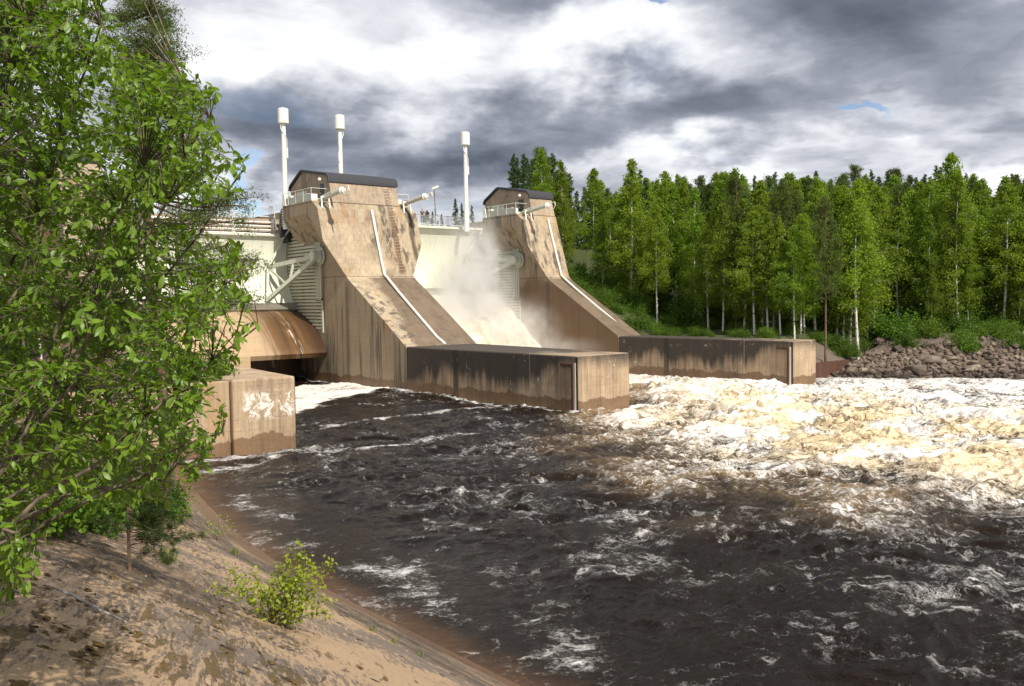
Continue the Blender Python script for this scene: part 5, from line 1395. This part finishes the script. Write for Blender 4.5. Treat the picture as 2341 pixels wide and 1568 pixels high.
# grass tufts
def tuft(px, py, nb, h, label, seed, dry=.3):
    rs = np.random.default_rng(seed); P_ = on_ground(px, py, near_h, 3, 60); V, F_, lv = [], [], []
    for i in range(nb):
        an = rs.uniform(0, 6.28); d = np.array([math.cos(an), math.sin(an), 0])*rs.uniform(.1, .8); hh = h*rs.uniform(.5, 1.1); o = np.array([rs.normal()*.04, rs.normal()*.04, -.01]); sd = np.array([-math.sin(an), math.cos(an), 0])*.0035
        p0, p1_, p2_ = o, o+d*hh*.4+[0, 0, hh*.7], o+d*hh+[0, 0, hh*.95]; b_ = len(V)
        V += [p0-sd, p0+sd, p1_+sd, p1_-sd, p2_+sd*.2, p2_-sd*.2]; F_ += [(b_, b_+1, b_+2, b_+3), (b_+3, b_+2, b_+4, b_+5)]; lv += [rs.uniform(0, 1)]*6
    o = leaf_obj('grass_tuft', np.array(V), np.array(F_), np.array(lv), M_GRASS, None, label=label, cat='grass tuft'); o.location = P_
tuft(378, 1290, 90, .32, 'tall grass tuft beside the dark little pine', 61)
tuft(395, 1285, 40, .34, 'pale dry grass tuft to the right of the dark little pine', 62)
tuft(535, 1268, 60, .22, 'green grass tuft between the two small saplings and the bright one', 63)
tuft(848, 1442, 26, .14, 'short green grass tuft in the joint by the water, leftmost of three', 64)
tuft(900, 1470, 26, .13, 'short green grass tuft in the joint by the water, middle of three', 65)
tuft(962, 1500, 26, .12, 'short green grass tuft in the joint by the water, rightmost of three', 66)
# fallen stick, moss cushions
a_ = on_ground(105, 1345, near_h, 3, 60); b_ = on_ground(290, 1432, near_h, 3, 60); up1 = Vector((0, 0, .035))
MB().tube([a_+up1, a_.lerp(b_, .35)+up1*1.5, a_.lerp(b_, .7)+up1, b_+up1], [.009, .014, .012, .008], 7).tube([a_.lerp(b_, .5)+up1, a_.lerp(b_, .62)+Vector((.12, -.06, .09))], [.007, .003], 5).build('fallen_stick', M_STICK, None, label='pale fallen stick lying on the mossy slope', cat='stick')
m, n, bs = mat_new('moss'); P = n.pos(); f = n.noise(P, 30, 5, .7)
c = n.mix(f, (.030, .017, .007), (.21, .125, .022)); n.put(bs.inputs['Base Color'], c); bs.inputs['Roughness'].default_value = .95; n.put(bs.inputs['Normal'], n.bump(f, .9, .02))
M_MOSS = m
rs = np.random.default_rng(71); Vm, Fm = [], []
for i in range(210):
    px = rs.uniform(-40, 900); py = rs.uniform(1180, 1568)
    if py < 1180+.42*px or rs.uniform() < px/1400: continue
    P_ = on_ground(px, py, near_h, 3, 40)
    if P_ is None or xw(P_.y)-P_.x < 2.2: continue
    for q in range(int(rs.integers(1, 5))):
        r = rs.uniform(.012, .040)*(1 if q else 1.25); cx_, cy_ = P_.x+rs.normal()*.10*(q > 0), P_.y+rs.normal()*.20*(q > 0)
        cz_ = float(near_h(np.array(cx_), np.array(cy_))); b0 = len(Vm); el = rs.uniform(1.0, 2.0); ht = r*rs.uniform(.3, .6); an0 = R(65)+rs.normal()*.3
        for ring, (rr, zz_) in enumerate([(1.0, -.02), (.82, .55), (.45, .92)]):
            for k_ in range(9):
                an = k_*2*math.pi/9; wob = 1+.25*rs.normal()
                lx, ly = math.cos(an)*r*rr*el*wob, math.sin(an)*r*rr*wob; X_, Y_ = cx_+lx*math.cos(an0)-ly*math.sin(an0), cy_+lx*math.sin(an0)+ly*math.cos(an0)
                Vm.append((X_, Y_, cz_-(X_-cx_)*.53+zz_*ht))
        Vm.append((cx_, cy_, cz_+ht))
        for ring in range(2):
            for k_ in range(9): Fm.append((b0+ring*9+k_, b0+ring*9+(k_+1) % 9, b0+(ring+1)*9+(k_+1) % 9, b0+(ring+1)*9+k_))
        for k_ in range(9): Fm.append((b0+18+k_, b0+18+(k_+1) % 9, b0+27, b0+27))
Fm = np.array(Fm); Vm = np.array(Vm)
T2 = np.concatenate([Fm[Fm[:, 2] == Fm[:, 3]][:, :3], Fm[Fm[:, 2] != Fm[:, 3]][:, [0, 1, 2]], Fm[Fm[:, 2] != Fm[:, 3]][:, [0, 2, 3]]])
arr_mesh('moss', Vm, T2, M_MOSS, smooth=True, kind='stuff', label='brown and golden moss cushions on the paved slope', cat='moss')

# dead leaves and twigs lying on the slope under the shrubs
rs = np.random.default_rng(81); B_ = []
while len(B_) < 3800:
    Y_ = rs.uniform(5, 24); X_ = rs.uniform(-2.5, 9.5); q = xw(Y_)-X_
    if rs.uniform() > np.clip((q-3.2)/6, 0.0, 1)**1.6*np.clip((Y_-4)/7, .08, 1): continue
    B_.append((X_, Y_, float(near_h(np.array(X_), np.array(Y_)))+rs.uniform(.005, .04)))
B_ = np.array(B_); nv = rs.normal(size=(len(B_), 3))*.35+np.array([.47, 0, .88]); rng = rs
a = np.cross(nv, rs.normal(size=nv.shape)); a /= np.linalg.norm(a, axis=1, keepdims=True); b = np.cross(nv, a); b /= np.linalg.norm(b, axis=1, keepdims=True)
L_ = rs.uniform(.018, .05, (len(B_), 1)); W_ = L_*rs.choice([.12, .45, .6], (len(B_), 1)); L_ = np.where(W_ < L_*.2, L_*2.4, L_)
V = np.stack([B_-a*L_, B_+b*W_, B_+a*L_, B_-b*W_], 1).reshape(-1, 3)
m, n, bs = mat_new('dead_leaf'); n.put(bs.inputs['Base Color'], n.mix(n.attr('lv'), (.05, .03, .018), (.34, .25, .16))); bs.inputs['Roughness'].default_value = .8
leaf_obj('leaf_litter', V, np.arange(4*len(B_)).reshape(-1, 4), np.repeat(rs.uniform(0, 1, len(B_))**1.5, 4), m, None, kind='stuff', label='dead leaves and bits of twig scattered on the paved slope', cat='leaf litter')
